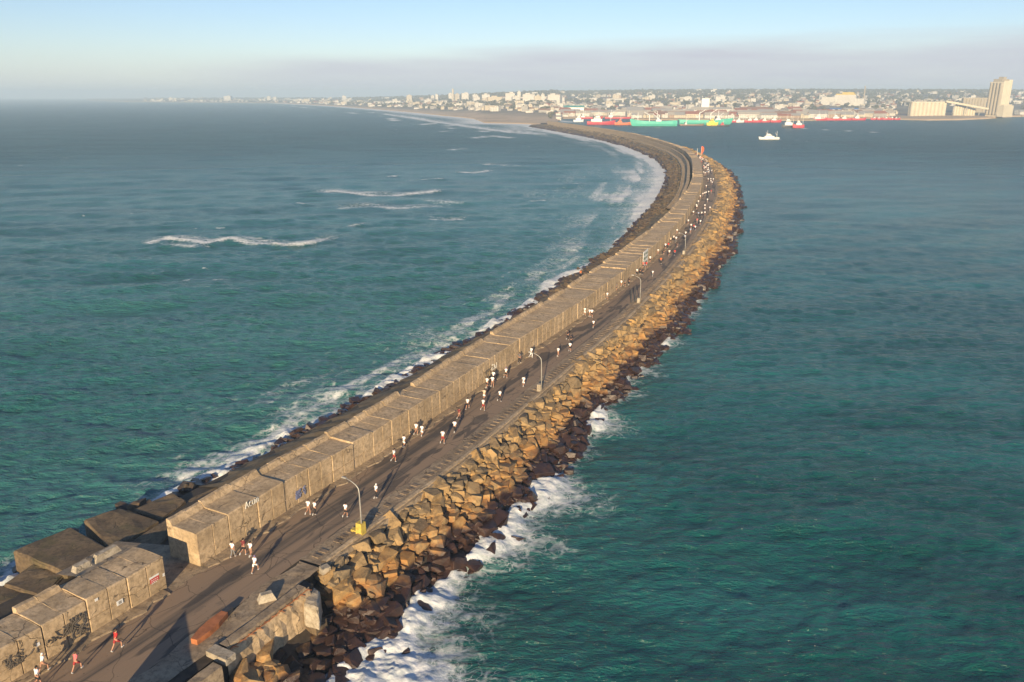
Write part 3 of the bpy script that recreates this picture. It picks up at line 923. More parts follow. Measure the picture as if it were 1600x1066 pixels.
def sea():
    NA, NR = 820, 1180
    az = np.radians(np.linspace(-56, 56, NA))
    inv = np.linspace(1 / 42.0, 1 / 1500.0, NR - 60)
    r = np.concatenate([1 / inv, np.geomspace(1530, 12500, 60)])
    dr = np.gradient(r)
    Rr, Az = np.meshgrid(r, az, indexing='ij')
    DR = np.repeat(dr[:, None], NA, 1)
    X, Y = Rr * np.sin(Az), Rr * np.cos(Az)
    x, y, rr, drr = X.ravel(), Y.ravel(), Rr.ravel(), DR.ravel()
    cell = np.maximum(drr, rr * np.radians(112 / NA))
    S, O = so(x, y)
    seaside = smooth(25, -25, O)
    ener = 0.42 + 0.58 * seaside
    z = np.zeros(len(x))
    g = np.random.default_rng(5)
    specs = [(24, 40, 9, 0.032, 0.3), (9, 20, 22, 0.055, 0.45), (3.5, 8, 34, 0.10, 0.6), (1.3, 3.2, 40, 0.15, 0.75)]
    for l0, l1, n, rms, spread in specs:
        for _ in range(n):
            lam = g.uniform(l0, l1)
            th = -PI / 2 + 0.15 + g.normal(0, spread)
            k = 2 * PI / lam
            a = math.sqrt(2) * rms / math.sqrt(n) / k
            fade = smooth(0.5, 0.28, cell / lam)
            i = np.nonzero(fade > 0)[0]
            ph = k * (x[i] * math.cos(th) + y[i] * math.sin(th)) + g.uniform(0, 6.28)
            e = ener[i] if l0 > 5 else (0.62 + 0.38 * seaside[i])
            z[i] += a * fade[i] * e * (np.sin(ph) + 0.25 * np.sin(2 * ph + PI / 2))
    # ---------------- foam
    foam = np.zeros(len(x))
    v1 = fbm(S / 9.0, O / 9.0)
    v2 = fbm(S / 26.0 + 9, O * 0 + 3.3)
    v3 = fbm(S / 3.0, O / 5.0 + 20)
    dR = O - wlr(S)
    reach = np.interp(S, [-30, 10, 24, 34, 48, 60, 90, 110, 140, 200, 300, 500, 700], [9, 9.5, 8.0, 4.6, 4.6, 4.6, 3.4, 3.4, 2.0, 1.7, 1.6, 1.3, 0.8])
    amp = np.interp(S, [-30, 10, 24, 34, 44, 60, 85, 100, 125, 170, 300, 500, 700], [1.3, 1.6, 1.55, 1.25, 1.4, 1.3, 1.1, 1.05, 0.95, 0.85, 0.8, 0.7, 0.4])
    surge = sum(a_ * np.exp(-((S - c_) / w_) ** 2) for c_, w_, a_ in [(10, 9, 8.5), (22, 5, 6.5), (31, 4, 4.0), (43, 5, 4.6), (54, 5, 4.8), (66, 3, 1.8), (76, 4, 4.2), (90, 4, 2.2), (101, 4, 3.0), (120, 5, 1.6), (142, 6, 1.6)])
    reach = np.where(S < 150, 1.4 + 0.66 * surge * (0.75 + 0.5 * v1), reach * (0.4 + 1.2 * v2))
    amp = np.where(S < 150, amp * (0.74 + 0.42 * np.clip(surge / 4.0, 0, 1)), amp)
    m = (dR > -8) & (dR < 40) & (S < 900)
    fr = amp * np.exp(-np.clip(dR, 0, None) / np.maximum(reach, 0.3) * 0.95) * (0.62 + 0.62 * v1)
    fr = np.where(dR < 0, fr * np.exp(dR * 0.45), fr) * (1 - 0.9 * smooth(-1.5, -4, dR) * (S < 26))
    foam = np.maximum(foam, np.where(m, fr, 0))
    dL = -O - wll(S)
    reach = np.interp(S, [-30, 30, 45, 75, 100, 160, 220, 300, 370, 430, 520, 700, 900, 1250], [5, 6, 9, 11, 8, 14, 17, 28, 38, 34, 24, 30, 38, 50])
    amp = np.interp(S, [-30, 25, 38, 60, 90, 130, 200, 300, 360, 420, 500, 700, 900, 1250], [0.5, 0.6, 0.9, 0.92, 0.85, 0.85, 0.9, 0.95, 1.15, 1.15, 1.05, 1.0, 0.95, 0.95])
    reach = reach * (0.5 + 1.0 * v2)
    m = (dL > -12) & (dL < 120) & (S < 1245) & (O < 0)
    band = 0.78 + 0.5 * fbm(y / (3 + rr * 0.02), x / (14 + rr * 0.05), 3) * 1.0 - 0.1
    bands = smooth(0.36, 0.62, fbm(S / (10 + rr * 0.03) + 3, dL / (2.2 + rr * 0.006) + 5, 4))
    fl = amp * np.exp(-np.clip(dL, 0, None) / np.maximum(reach, 0.3)) * (0.5 + 0.6 * v1) * (0.42 + 0.85 * bands + (0.5 + 0.5 * smooth(230, 330, S)) * np.exp(-np.clip(dL, 0, None) / (3.0 + 9.0 * smooth(230, 330, S)))) * 1.05
    foam = np.maximum(foam, np.where(m, fl, 0))
    # breakers offshore
    for pts, w, am in [([(232, 381), (262, 374.5), (300, 377), (320, 381), (360, 375), (400, 381), (450, 384), (480, 382), (505, 375.5)], 2.0, 0.95),
                       ([(258, 384), (300, 386)], 2.0, 0.7),
                       ([(498, 302), (520, 298.5), (555, 304), (610, 306), (650, 303), (682, 300)], 2.8, 0.98),
                       ([(540, 327), (570, 324), (620, 327), (680, 323)], 4.0, 0.72), ([(668, 315), (720, 318)], 2.5, 0.6),
                       ([(462, 319), (478, 321)], 1.2, 0.75), ([(703, 234.5), (727, 233)], 2.6, 1.05), ([(720, 270), (740, 271), (760, 268)], 2.4, 0.95),
                       ([(675, 343), (700, 344), (720, 342)], 1.6, 0.8), ([(890, 289), (905, 288)], 1.6, 0.85), ([(608, 277), (618, 276)], 1.8, 0.9),
                       ([(832, 315), (850, 314)], 1.4, 0.75), ([(640, 283), (690, 280)], 1.8, 0.6), ([(760, 257), (810, 259)], 2.5, 0.75), ([(545, 355), (565, 351)], 1.2, 0.6),
                       ([(660, 195), (690, 192)], 8, 1.0), ([(575, 176), (585, 176.5)], 12, 0.95), ([(700, 197), (720, 194)], 7, 0.9),
                       ([(740, 216), (770, 213), (800, 216)], 5, 0.95), ([(750, 206), (790, 204), (830, 207)], 7, 0.95), ([(690, 206), (700, 205)], 5, 0.9),
                       ([(640, 183), (680, 190), (740, 199), (800, 207), (850, 210)], 12, 0.95), ([(600, 178), (640, 184), (690, 192)], 14, 0.92), ([(780, 201), (830, 203), (870, 205)], 10, 0.85)]:
        q = [at(u, v, 0) for u, v in pts]
        d = dist_poly(x, y, [(a.x, a.y) for a in q])
        foam = np.maximum(foam, np.maximum(am * np.exp(-(d / w) ** 2) * (0.45 + 1.0 * fbm(x / 3, y / 1.6)), am * 0.62 * np.exp(-(dist_poly(x, y, [(a.x, a.y + 2.2 * w) for a in q]) / (w * 2.2)) ** 2) * (0.3 + 1.2 * fbm(x / 5, y / 2 + 9))))
        z += np.exp(-(d / (w * 1.6)) ** 2) * (0.45 if rr.min() < 600 else 0) * (rr < 500)
    # shore surf along the beach
    beach = [at(u, v, 0) for u, v in [(430, 161.5), (500, 165), (560, 169), (620, 174), (690, 181), (740, 186), (757, 193), (830, 195), (870, 199)]]
    d = dist_poly(x, y, [(a.x, a.y) for a in beach])
    foam = np.maximum(foam, np.clip(1.12 - d / 75, 0, 1.1) * (0.62 + 0.55 * fbm(x / 90, y / 26)))
    d2 = np.abs(d - 130 - 50 * fbm(x / 200, y / 200))
    foam = np.maximum(foam, np.exp(-(d2 / 16) ** 2) * 0.85 * smooth(0.45, 0.6, fbm(x / 70, y / 120)))
    # scattered white caps on the open side
    cap = 0.8 * smooth(0.76, 0.82, fbm(x / 8.0 + 40, y / 3.0, 5)) * smooth(-60, -110, O) * smooth(120, 250, rr) * smooth(0.5, 0.62, fbm(x / 80, y / 50, 2))
    foam = np.maximum(foam, 0.75 * cap)
    # wakes of the boats under way
    for pts, w, am in [([(1216, 217.5), (1236, 218.5), (1262, 221)], 1.8, 0.62), ([(1254, 201), (1300, 203.5), (1370, 207)], 4, 0.85), ([(1186, 217.5), (1216, 217.8)], 1.2, 0.9)]:
        q = [at(u, v, 0) for u, v in pts]
        foam = np.maximum(foam, am * np.exp(-(dist_poly(x, y, [(a.x, a.y) for a in q]) / w) ** 2))
    # wash piles up where it is thick
    near = rr < 260
    z += np.where(near, smooth(0.55, 1.05, foam) * (0.2 + 0.75 * v3 + 0.9 * (fbm(x / 1.3, y / 1.3, 3) - 0.4)) * 0.95, 0)
    murk = 0.75 * np.exp(-np.clip(dL, 0, None) / 55.0) * (O < 0) * (0.5 + 0.8 * fbm(x / 22, y / 14)) + seaside * (0.16 + 0.34 * smooth(0.4, 0.7, fbm(x / 60 + 5, y / 30)))
    murk = np.maximum(murk, 0.7 * np.exp(-np.clip(dR, 0, None) / 9.0) * (dR > -6) * (O > 0) * (S < 700) * v1 * 1.4)
    far = smooth(150, 900, rr)
    z = np.where(z < -0.9, -0.9, z)
    i = (np.arange(NR - 1)[:, None] * NA + np.arange(NA - 1)[None, :])
    f = np.stack([i, i + NA, i + NA + 1, i + 1], -1).reshape(-1, 4)
    me = np_mesh('water', np.stack([x, y, z], -1), f[:, ::-1], sea_material(), True, {'foam': foam, 'murk': np.clip(murk, 0, 1), 'far': far})
    o = link(bpy.data.objects.new('water', me))
    o['kind'] = 'structure'


sea()

# ------------------------------------------------------------------ the land
COAST = [(140, 157), (150, 157.5), (200, 159.3), (260, 160), (330, 160.5), (430, 161.5), (500, 165), (560, 169), (620, 174), (690, 181), (740, 186), (757, 192.5), (800, 193.5), (830, 194.5),
         (868, 197), (872, 191), (880, 186), (930, 184), (985, 184), (992, 188), (1060, 188), (1140, 189), (1270, 189), (1290, 187.5), (1395, 185), (1406, 187.5), (1450, 188.5), (1500, 188), (1545, 186),
         (1575, 183.5), (1600, 182.5), (1700, 180), (1950, 176), (2400, 172)]
_c = [at(u, v, 0) for u, v in COAST]
CAZ = np.array([math.atan2(p.x, p.y) for p in _c])
CR = np.array([math.hypot(p.x, p.y) for p in _c])


def azu(u, v=160):
    p = at(u, v, 0)
    return math.atan2(p.x, p.y)


HAZ = [azu(u) for u in (140, 220, 330, 500, 650, 760, 860, 1000, 1300, 1600, 2400)]
HMX = [2, 10, 13, 16, 30, 45, 58, 64, 66, 62, 60]
ROOT = azu(870, 195)
BEACHW = lut([azu(u) for u in (140, 430, 560, 690, 757, 868, 875, 1395, 1406, 1500, 1545, 1600)], [25, 60, 160, 260, 420, 330, 20, 12, 240, 260, 160, 40])


def ground_z(azm, d):
    """height of the land d metres behind the shore"""
    h = np.interp(azm, HAZ, HMX)
    bw = BEACHW(azm)
    quay = smooth(ROOT, ROOT + 0.004, azm)
    low = np.where(d < 0, -1.6, 0)
    base = 0.4 + (2.4 - 1.2 * (1 - quay)) * smooth(0, 6, d) + 3.5 * smooth(bw * 0.7, bw * 1.6, d) * (1 - quay)
    t = np.clip(d / 2900.0, 0, 1)
    hill = (h - 3) * (0.45 * t + 0.55 * t * t * (3 - 2 * t))
    return np.where(d < 0, low, base + np.maximum(hill, 0))


def coast_r(azm):
    return np.interp(azm, CAZ, CR)


def land_at(u, d):
    """world point on the land in picture column u, d metres behind the shore"""
    a = azu(u)
    r = float(coast_r(a)) + d
    return Vector((r * math.sin(a), r * math.cos(a), float(ground_z(np.array(a), np.array(d)))))


def land_u(u, v):
    """world point on the land seen at pixel u, v (marched)"""
    a = azu(u)
    best = None
    for d in np.arange(0, 6000, 10.0):
        r = float(coast_r(a)) + d
        p = (r * math.sin(a), r * math.cos(a), float(ground_z(np.array(a), np.array(d))))
        if project(*p)[1] <= v: return Vector(p)
    return Vector(p)


def land_material():
    t = NT('coast ground')
    p = t.pos()
    sand = t.attr('sand')
    c = t.mix(t.ramp(t.noise(p, 0.012, 6, 0.65), 0.38, 0.62), (0.26, 0.21, 0.155), (0.095, 0.088, 0.06))
    c = t.mix(t.ramp(t.noise(p, 0.004, 5, 0.6), 0.45, 0.65), c, (0.17, 0.145, 0.11))
    s_ = t.mix(t.ramp(t.noise(p, 0.02, 6, 0.65), 0.4, 0.7), (0.50, 0.36, 0.225), (0.36, 0.26, 0.155))
    s_ = t.mix(t.math('MULTIPLY', t.ramp(t.noise(p, 0.05, 5, 0.6), 0.62, 0.7), 0.6), s_, (0.14, 0.12, 0.075))
    c = t.mix(sand, c, s_)
    return t.done(t.bsdf(Base_Color=c, Roughness=0.95))


def land():
    az = np.concatenate([np.arange(azu(136), azu(2400), math.radians(0.07))])
    az = np.unique(np.concatenate([az, CAZ, CAZ + 1e-4]))
    ds = np.array([-40, -2, 0.0, 3, 7, 14, 30, 60, 100, 160, 240, 350, 480, 640, 850, 1100, 1400, 1750, 2100, 2500, 2900, 3500, 4300])
    A, D = np.meshgrid(az, ds, indexing='ij')
    r = coast_r(A) + D
    r = np.minimum(r, 11500 + D * 0.1)
    z = ground_z(A, D)
    x, y = r * np.sin(A), r * np.cos(A)
    z = z + np.where(D > 250, (fbm(x / 260, y / 260) - 0.5) * 9 * smooth(250, 1200, D), 0)
    sand = 1 - smooth(BEACHW(A) * 0.75, BEACHW(A) * 1.25, D + 60 * (fbm(x / 90, y / 90) - 0.5) * (D > 20))
    n, k = A.shape
    i = np.arange(n - 1)[:, None] * k + np.arange(k - 1)[None, :]
    f = np.stack([i, i + k, i + k + 1, i + 1], -1).reshape(-1, 4)
    o = link(bpy.data.objects.new('ground', np_mesh('ground', np.stack([x, y, z], -1).reshape(-1, 3), f[:, ::-1], land_material(), True, {'sand': sand.ravel()})))
    o['kind'] = 'structure'


land()

# ------------------------------------------------------------------ the town


def facade(name, wall, pane, sx, sz):
    """plaster with rows of window openings"""
    t = NT(name)
    p = t.n('ShaderNodeTexCoord').outputs['Object']
    x = t.n('ShaderNodeSeparateXYZ', Vector=p)
    h = t.math('ADD', x.outputs[0], x.outputs[1])
    fx = t.math('FRACT', t.math('DIVIDE', h, sx))
    fz = t.math('FRACT', t.math('DIVIDE', x.outputs[2], sz))
    w = t.math('MULTIPLY', t.math('MULTIPLY', t.math('GREATER_THAN', fx, 0.34), t.math('LESS_THAN', fx, 0.72)),
               t.math('MULTIPLY', t.math('GREATER_THAN', fz, 0.34), t.math('LESS_THAN', fz, 0.76)))
    nz = t.n('ShaderNodeSeparateXYZ', Vector=t.n('ShaderNodeNewGeometry').outputs['Normal']).outputs[2]
    w = t.math('MULTIPLY', w, t.math('LESS_THAN', nz, 0.5))
    c = t.mix(t.ramp(t.noise(t.pos(), 0.3, 5), 0.35, 0.7), wall, tuple(v * 0.8 for v in wall))
    c = t.mix(t.math('MULTIPLY', w, 0.85), c, pane)
    return t.done(t.bsdf(Base_Color=c, Roughness=0.8))


FAC = [facade('white plaster', (0.62, 0.59, 0.53), (0.11, 0.11, 0.12), 3.2, 3.0), facade('cream plaster', (0.55, 0.48, 0.36), (0.1, 0.09, 0.09), 3.6, 3.0),
       facade('grey plaster', (0.36, 0.34, 0.31), (0.08, 0.08, 0.09), 3.0, 3.0), facade('tan brick', (0.38, 0.27, 0.19), (0.08, 0.07, 0.07), 3.4, 3.0)]
FNAME = ['white', 'cream', 'grey', 'tan brick']
ROOF = [plain('red tile roof', (0.30, 0.11, 0.07), 0.9), plain('grey sheet roof', (0.32, 0.31, 0.30), 0.7), plain('pale flat roof', (0.42, 0.38, 0.32), 0.9), plain('rusty sheet roof', (0.24, 0.13, 0.09), 0.8)]
RNAME = ['red tiled roof', 'grey sheet roof', 'pale flat roof', 'rusty roof']


def house(kind, w, dp, h, rnd):
    """faces: wall material 0, roof material 1"""
    mb = MB()
    if kind == 'gable':
        hx, hy = w / 2, dp / 2
        rh = min(w, dp) * 0.28
        mb.add([(-hx, -hy, -2), (hx, -hy, -2), (hx, hy, -2), (-hx, hy, -2), (-hx, -hy, h), (hx, -hy, h), (hx, hy, h), (-hx, hy, h), (-hx, 0, h + rh), (hx, 0, h + rh)],
               [(0, 1, 5, 4), (2, 3, 7, 6), (1, 2, 6, 9, 5), (3, 0, 4, 8, 7)], 0)
        e = 0.4
        mb.add([(-hx - e, -hy - e, h - 0.1), (hx + e, -hy - e, h - 0.1), (hx + e, 0, h + rh + 0.15), (-hx - e, 0, h + rh + 0.15), (-hx - e, hy + e, h - 0.1), (hx + e, hy + e, h - 0.1)],
               [(0, 1, 2, 3), (3, 2, 5, 4)], 1)
    else:
        mb.box((0, 0, h / 2 - 1), (w, dp, h + 2), mi=0)
        mb.box((0, 0, h + 0.12), (w + 0.5, dp + 0.5, 0.5), mi=1)
        if kind == 'tower':
            mb.box((rnd.uniform(-w / 5, w / 5), 0, h + 1.8), (w * 0.4, dp * 0.5, 3.2), mi=0)
            mb.box((rnd.uniform(-w / 5, w / 5), dp * 0.1, h + 3.55), (w * 0.42, dp * 0.52, 0.3), mi=1)
        elif rnd.random() < 0.6:
            mb.box((w * 0.2, 0, h + 1.3), (w * 0.4, dp * 0.6, 2.4), mi=0)
    return mb


def town():
    rnd = random.Random(3)
    made = []
    # tall blocks seen along the beach front and the hill: u, v of foot, height m, width m
    for u, v, h, w in [(268, 158, 26, 26), (357, 158, 38, 48), (285, 157, 16, 30), (300, 158, 14, 22), (421, 158, 34, 26), (430, 158, 30, 20), (538, 159, 34, 22), (640, 158.5, 30, 24), (683, 158, 30, 12), (676, 158.5, 26, 14),
                       (708, 158, 52, 7), (704, 158, 34, 14), (714, 158, 30, 18), (727, 158.5, 34, 26), (741, 158, 26, 12), (745, 158.5, 24, 14), (760, 160, 28, 26), (773, 160.5, 20, 44), (798, 160, 32, 30), (811, 160, 36, 10),
                       (806, 160.5, 20, 24), (826, 160.5, 28, 36), (840, 161, 22, 20), (848, 161, 28, 10), (867, 161, 26, 36), (877, 161, 20, 22), (962, 157, 22, 24), (958, 160, 14, 60), (466, 159.5, 16, 60), (480, 160, 18, 40),
                       (505, 160, 12, 40), (563, 161, 12, 30), (617, 162, 10, 70), (640, 162, 14, 26), (668, 163.5, 20, 26), (682, 164, 14, 14), (708, 166, 12, 20), (714, 166.5, 8, 18), (696, 164.5, 7, 70), (592, 162, 10, 40), (648, 163, 8, 60), (245, 158.5, 8, 34), (1015, 158, 16, 30), (1072, 157, 12, 40), (1125, 158, 16, 30), (1142, 156, 12, 20), (925, 158, 10, 40)]:
        p = land_u(u, v)
        dist = math.hypot(p.x, p.y)
        made.append(('tower' if h > 17 else 'flat', p, w, w * 0.7, h * 0.85, 0 if rnd.random() < 0.75 else 1, 2, 'tall', u, v))
    # low houses, sheds and warehouses all over the slope, nearer ones first
    tries = 0
    cand = []
    while len(cand) < 2150:
        u = rnd.choice([rnd.uniform(225, 870), rnd.uniform(860, 1640), rnd.uniform(860, 1640)])
        a = azu(u)
        bw = float(BEACHW(np.array(a)))
        hv = u > 872
        d = (bw * 1.15 + 25 + abs(rnd.gauss(0, 900))) if not hv else (45 + rnd.uniform(0, 1) ** 2.0 * 2500)
        if 1400 < u < 1600 and d < 820: continue
        if 1270 < u < 1345 and 300 < d < 700: continue
        if d > 3000: continue
        p = land_at(u, d)
        uu, vv = project(p.x, p.y, p.z)
        cand.append((math.hypot(p.x, p.y), u, vv, d, p))
    cand.sort(key=lambda c: c[0])
    protos, stuff = {}, MB()
    for i, (dist, u, v, d, p) in enumerate(cand):
        hv = u > 872
        q = rnd.random()
        if hv and d < 420 and q < 0.22:
            kind, w, dp, h = 'gable', rnd.uniform(22, 46), rnd.uniform(12, 20), rnd.uniform(4.5, 8)
        elif q < 0.12:
            kind, w, dp, h = 'flat', rnd.uniform(14, 26), rnd.uniform(10, 16), rnd.uniform(8, 15)
        elif q < 0.6:
            kind, w, dp, h = 'gable', rnd.uniform(9, 16), rnd.uniform(8, 12), rnd.uniform(3.4, 6)
        else:
            kind, w, dp, h = 'flat', rnd.uniform(8, 18), rnd.uniform(8, 13), rnd.uniform(3.4, 6.5)
        fi = rnd.choices(range(4), [6, 4, 1.5, 1])[0]
        ri = rnd.choices(range(4), [1.8, 3, 3, 1])[0] if kind == 'gable' else 2
        if i < 250:
            made.append((kind, p, w, dp, h, fi, ri, 'low', u, v))
        else:
            b = house(kind, w, dp, h, rnd)
            rz = rnd.uniform(-0.6, 0.6)
            c_, s_ = math.cos(rz), math.sin(rz)
            base = len(stuff.v)
            stuff.v.extend((p.x + x * c_ - y * s_, p.y + x * s_ + y * c_, p.z + z) for x, y, z in b.v)
            stuff.f.extend(tuple(k + base for k in f) for f in b.f)
            stuff.m.extend((fi if m == 0 else 4 + ri) for m in b.m)
    for kind, p, w, dp, h, fi, ri, cls, u, v in made:
        o = house(kind, w, dp, h, rnd).build('apartment_block' if cls == 'tall' and h > 15 else ('warehouse' if w > 21 else 'house'), [FAC[fi], ROOF[ri]])
        o.location = p
        o.rotation_euler = (0, 0, math.atan2(-p.x, p.y) + rnd.uniform(-0.35, 0.35))
        zone = 'behind the beach' if u < 872 else ('behind the harbour boats' if u < 1290 else 'behind the long fishing quay')
        if u < 420: zone = 'on the far headland'
        part = ['far', 'middle', 'near'][int(np.clip((v - 150) / 12, 0, 2))]
        if cls == 'tall' and h > 15:
            l = '%s %s apartment block %s, %s' % ('slim' if w < 16 else 'broad', FNAME[fi], zone, 'above the low roofs' if h < 28 else 'among the tallest')
            cat = 'apartment block'
        else:
            l = '%s %s %s, %s, %s row %s' % ('long' if w > 21 else 'small', FNAME[fi], 'warehouse' if w > 21 else 'house', RNAME[ri], part, zone)
            cat = 'warehouse' if w > 21 else 'house'
        tag(o, l, cat, 'buildings of the town across the water')
    o = stuff.build('far_houses', FAC + ROOF)
    tag(o, 'crowd of small pale houses climbing the slope far behind the harbour', 'houses', kind='stuff')


town()


def far_trees():
    rnd = random.Random(8)
    t = NT('far foliage')
    p = t.pos()
    c = t.mix(t.ramp(t.noise(p, 0.15, 4), 0.35, 0.7), (0.055, 0.058, 0.036), (0.115, 0.105, 0.068))
    mat = t.done(t.bsdf(Base_Color=c, Roughness=0.95))
    V, T = [], []
    ico = MB().ball((0, 0, 0), 1, seg=6, rings=4)
    bv = np.array(ico.v)
    tri = []
    for f in ico.f:
        for k in range(1, len(f) - 1): tri.append((f[0], f[k], f[k + 1]))
    tri = np.array(tri)
    n = 0
    base = 0
    while n < 9000:
        u = rnd.uniform(225, 1660)
        a = azu(u)
        bw = float(BEACHW(np.array(a)))
        if u > 860:
            d = 200 + 3300 * rnd.random() ** 0.55
        else:
            d = bw * 1.3 + 60 + 2600 * rnd.random() ** 0.9
        p = land_at(u, d)
        if float(fbm(np.array([p.x / 240]), np.array([p.y / 240]))[0]) < 0.5 - 0.25 * min(1, d / 3000): continue
        if 1400 < u < 1600 and d < 780: continue
        h = rnd.uniform(4, 8.5) * (1.25 if d > 2000 else 1)
        for q in range(3):
            sc_ = np.array([rnd.uniform(0.45, 0.75), rnd.uniform(0.45, 0.75), rnd.uniform(0.4, 0.6)]) * h
            off = np.array([rnd.uniform(-0.5, 0.5) * h, rnd.uniform(-0.5, 0.5) * h, h * rnd.uniform(0.4, 0.85)])
            w = bv * sc_ * (1 + rng.normal(0, 0.16, (len(bv), 1))) + off + np.array(p[:])
            V.append(w)
            T.append(tri + base)
            base += len(bv)
        n += 1
    o = link(bpy.data.objects.new('woodland', np_mesh('woodland', np.concatenate(V), np.concatenate(T), mat)))
    tag(o, 'dark hazy tree belt on the ridge and between the houses', 'woodland', kind='stuff')


far_trees()

# ------------------------------------------------------------------ landmarks of the port
M['silo'] = plain('silo concrete', (0.56, 0.50, 0.38), 0.85, 0.12, 0.08)
M['silo_dark'] = plain('old and shaded silo concrete', (0.36, 0.31, 0.23), 0.85, 0.15, 0.08)  # tone of the rear bank; also paints shade on the elevator's left ribs
M['teal_roof'] = plain('teal sheet', (0.10, 0.36, 0.32), 0.6)
M['blue_sheet'] = plain('blue sheet', (0.08, 0.18, 0.45), 0.6)


def port():
    # elevator tower
    r0 = 1720.0

    def wp(u, r):
        a = azu(u)
        return Vector((r * math.sin(a), r * math.cos(a), 3.0))
    p = wp(1559, 1975)
    t = empty('grain_elevator', p, math.radians(28))
    tag(t, 'tall pale grain elevator tower with ribbed faces, highest thing by the port', 'grain elevator')
    MB().box((0, 0, 34), (27, 28, 68)).build('tower', M['silo'], t)
    for i in range(5):
        MB().tube([(-11 + i * 5.5, -14.1, 18), (-11 + i * 5.5, -14.1, 70 + (2 if i > 2 else 0))], 2.6, 10).build('rib', M['silo'], t)
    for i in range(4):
        MB().tube([(-13.7, -10 + i * 6.8, 4), (-13.7, -10 + i * 6.8, 66)], 2.9, 10).build('rib', M['silo_dark'], t)  # shade of the tower's left face put into the ribs' darker concrete
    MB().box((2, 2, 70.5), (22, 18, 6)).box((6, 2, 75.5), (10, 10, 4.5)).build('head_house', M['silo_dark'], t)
    MB().box((1, -18, 11), (33, 12, 22)).box((1, -17.5, 23), (28, 8, 2)).build('base', M['silo'], t)

    def bank(u0, u1, ra, rb, h, n, mat, name, lab, roof):
        a, b = wp(u0, ra), wp(u1, rb)
        e = empty(name, (a + b) / 2)
        tag(e, lab, 'silo bank')
        dirv = (b - a) / n
        rr = dirv.length * 0.5
        for i in range(n):
            c = a + dirv * (i + 0.5) - e.location
            c.z = 0
            MB().tube([c, c + Vector((0, 0, h))], rr * 0.97, 12).build('silo', mat, e)
        m = MB()
        dn = (b - a).normalized()
        m.box((0, 0, h + 1.3), ((b - a).length + 1, rr * 1.5, 2.6), math.atan2(dn.y, dn.x))
        m.build('gallery', roof, e)
        m = MB().box((0, rr * 0.8, h / 2), ((b - a).length - 1, rr * 1.6, h - 0.5), math.atan2(dn.y, dn.x))
        m.build('body', mat, e)
    bank(1424, 1479, 1880, 1935, 27, 9, M['silo'], 'silo_bank', 'low cream silo bank with ribbed front beside the sand spit, nearest the boats', M['silo'])
    bank(1492, 1526, 1945, 1975, 20, 8, M['silo'], 'silo_bank', 'pale silo bank under the sloping conveyor gallery', M['galv'])
    bank(1504, 1541, 2160, 2200, 34, 8, M['silo_dark'], 'silo_bank', 'dark older silo bank behind, next to the tall tower', M['silo_dark'])
    a, b = wp(1478, 1925), wp(1546, 1965)
    a.z, b.z = 33, 18
    g = MB()
    d = (b - a)
    n = d.normalized()
    rot = Matrix((n, Vector((0, 0, 1)).cross(n).normalized(), n.cross(Vector((0, 0, 1)).cross(n).normalized()))).transposed()
    g.box((0, 0, 0), (d.length, 4, 3.6), rot=rot)
    t = empty('conveyor_gallery', (a + b) / 2)
    tag(t, 'long sloping enclosed conveyor gallery running down to the elevator tower', 'conveyor')
    g.build('gallery', M['silo'], t)
    for f in (0.2, 0.5, 0.8):
        q = a + d * f - t.location
        MB().box((q.x, q.y, q.z - 7 + 1), (1.2, 1.2, q.z + t.location.z - 3 + 1)).build('trestle', M['galv'], t)
    # white mill on the slope and its chimney
    p = land_u(1312, 165)
    t = empty('mill', p, math.atan2(-p.x, p.y) - 0.15)
    tag(t, 'large white mill with a stepped yellow roof on the slope behind the quay', 'mill')
    MB().box((-28, 0, 11), (40, 22, 24)).box((14, 4, 14), (56, 26, 30)).build('block', FAC[0], t)
    MB().box((14, 4, 30.5), (50, 22, 3)).box((20, 4, 34), (30, 16, 4)).build('roof', M['yellow'], t)
    MB().box((52, 2, 9), (26, 20, 20)).build('annex', FAC[0], t)
    p = land_u(1349, 163)
    c = MB().tube([(0, 0, -2), (0, 0, 52)], [2.4, 1.5], 10).build('chimney', M['pale'])
    c.location = p
    tag(c, 'thin pale chimney standing beside the white mill', 'chimney')
    p = land_u(1102, 174)
    t = empty('tower_block', p, math.atan2(-p.x, p.y) + 0.1)
    tag(t, 'plain white tower block standing alone behind the teal ships', 'tower block')
    MB().box((0, 0, 14), (18, 14, 30)).build('body', M['white'], t)
    MB().box((2, 1, 30), (8, 7, 3)).build('roof_house', FAC[2], t)
    p = land_u(897, 177)
    t = empty('warehouse', p, math.atan2(-p.x, p.y))
    tag(t, 'white warehouse with a teal roof beside the basin near the jetty root', 'warehouse')
    MB().box((0, 0, 6), (46, 22, 14)).build('hall', M['white'], t)
    MB().add([(-24, -12, 13), (24, -12, 13), (24, 0, 17), (-24, 0, 17), (-24, 12, 13), (24, 12, 13)], [(0, 1, 2, 3), (3, 2, 5, 4)]).build('roof', M['teal_roof'], t)
    p = land_u(1320, 176)
    t = empty('warehouse', p, math.atan2(-p.x, p.y))
    tag(t, 'low blue roofed shed behind the red fishing boats', 'warehouse')
    MB().box((0, 0, 3), (60, 16, 8)).build('hall', FAC[0], t)
    MB().add([(-31, -9, 7), (31, -9, 7), (31, 0, 10), (-31, 0, 10), (-31, 9, 7), (31, 9, 7)], [(0, 1, 2, 3), (3, 2, 5, 4)]).build('roof', M['blue_sheet'], t)


port()

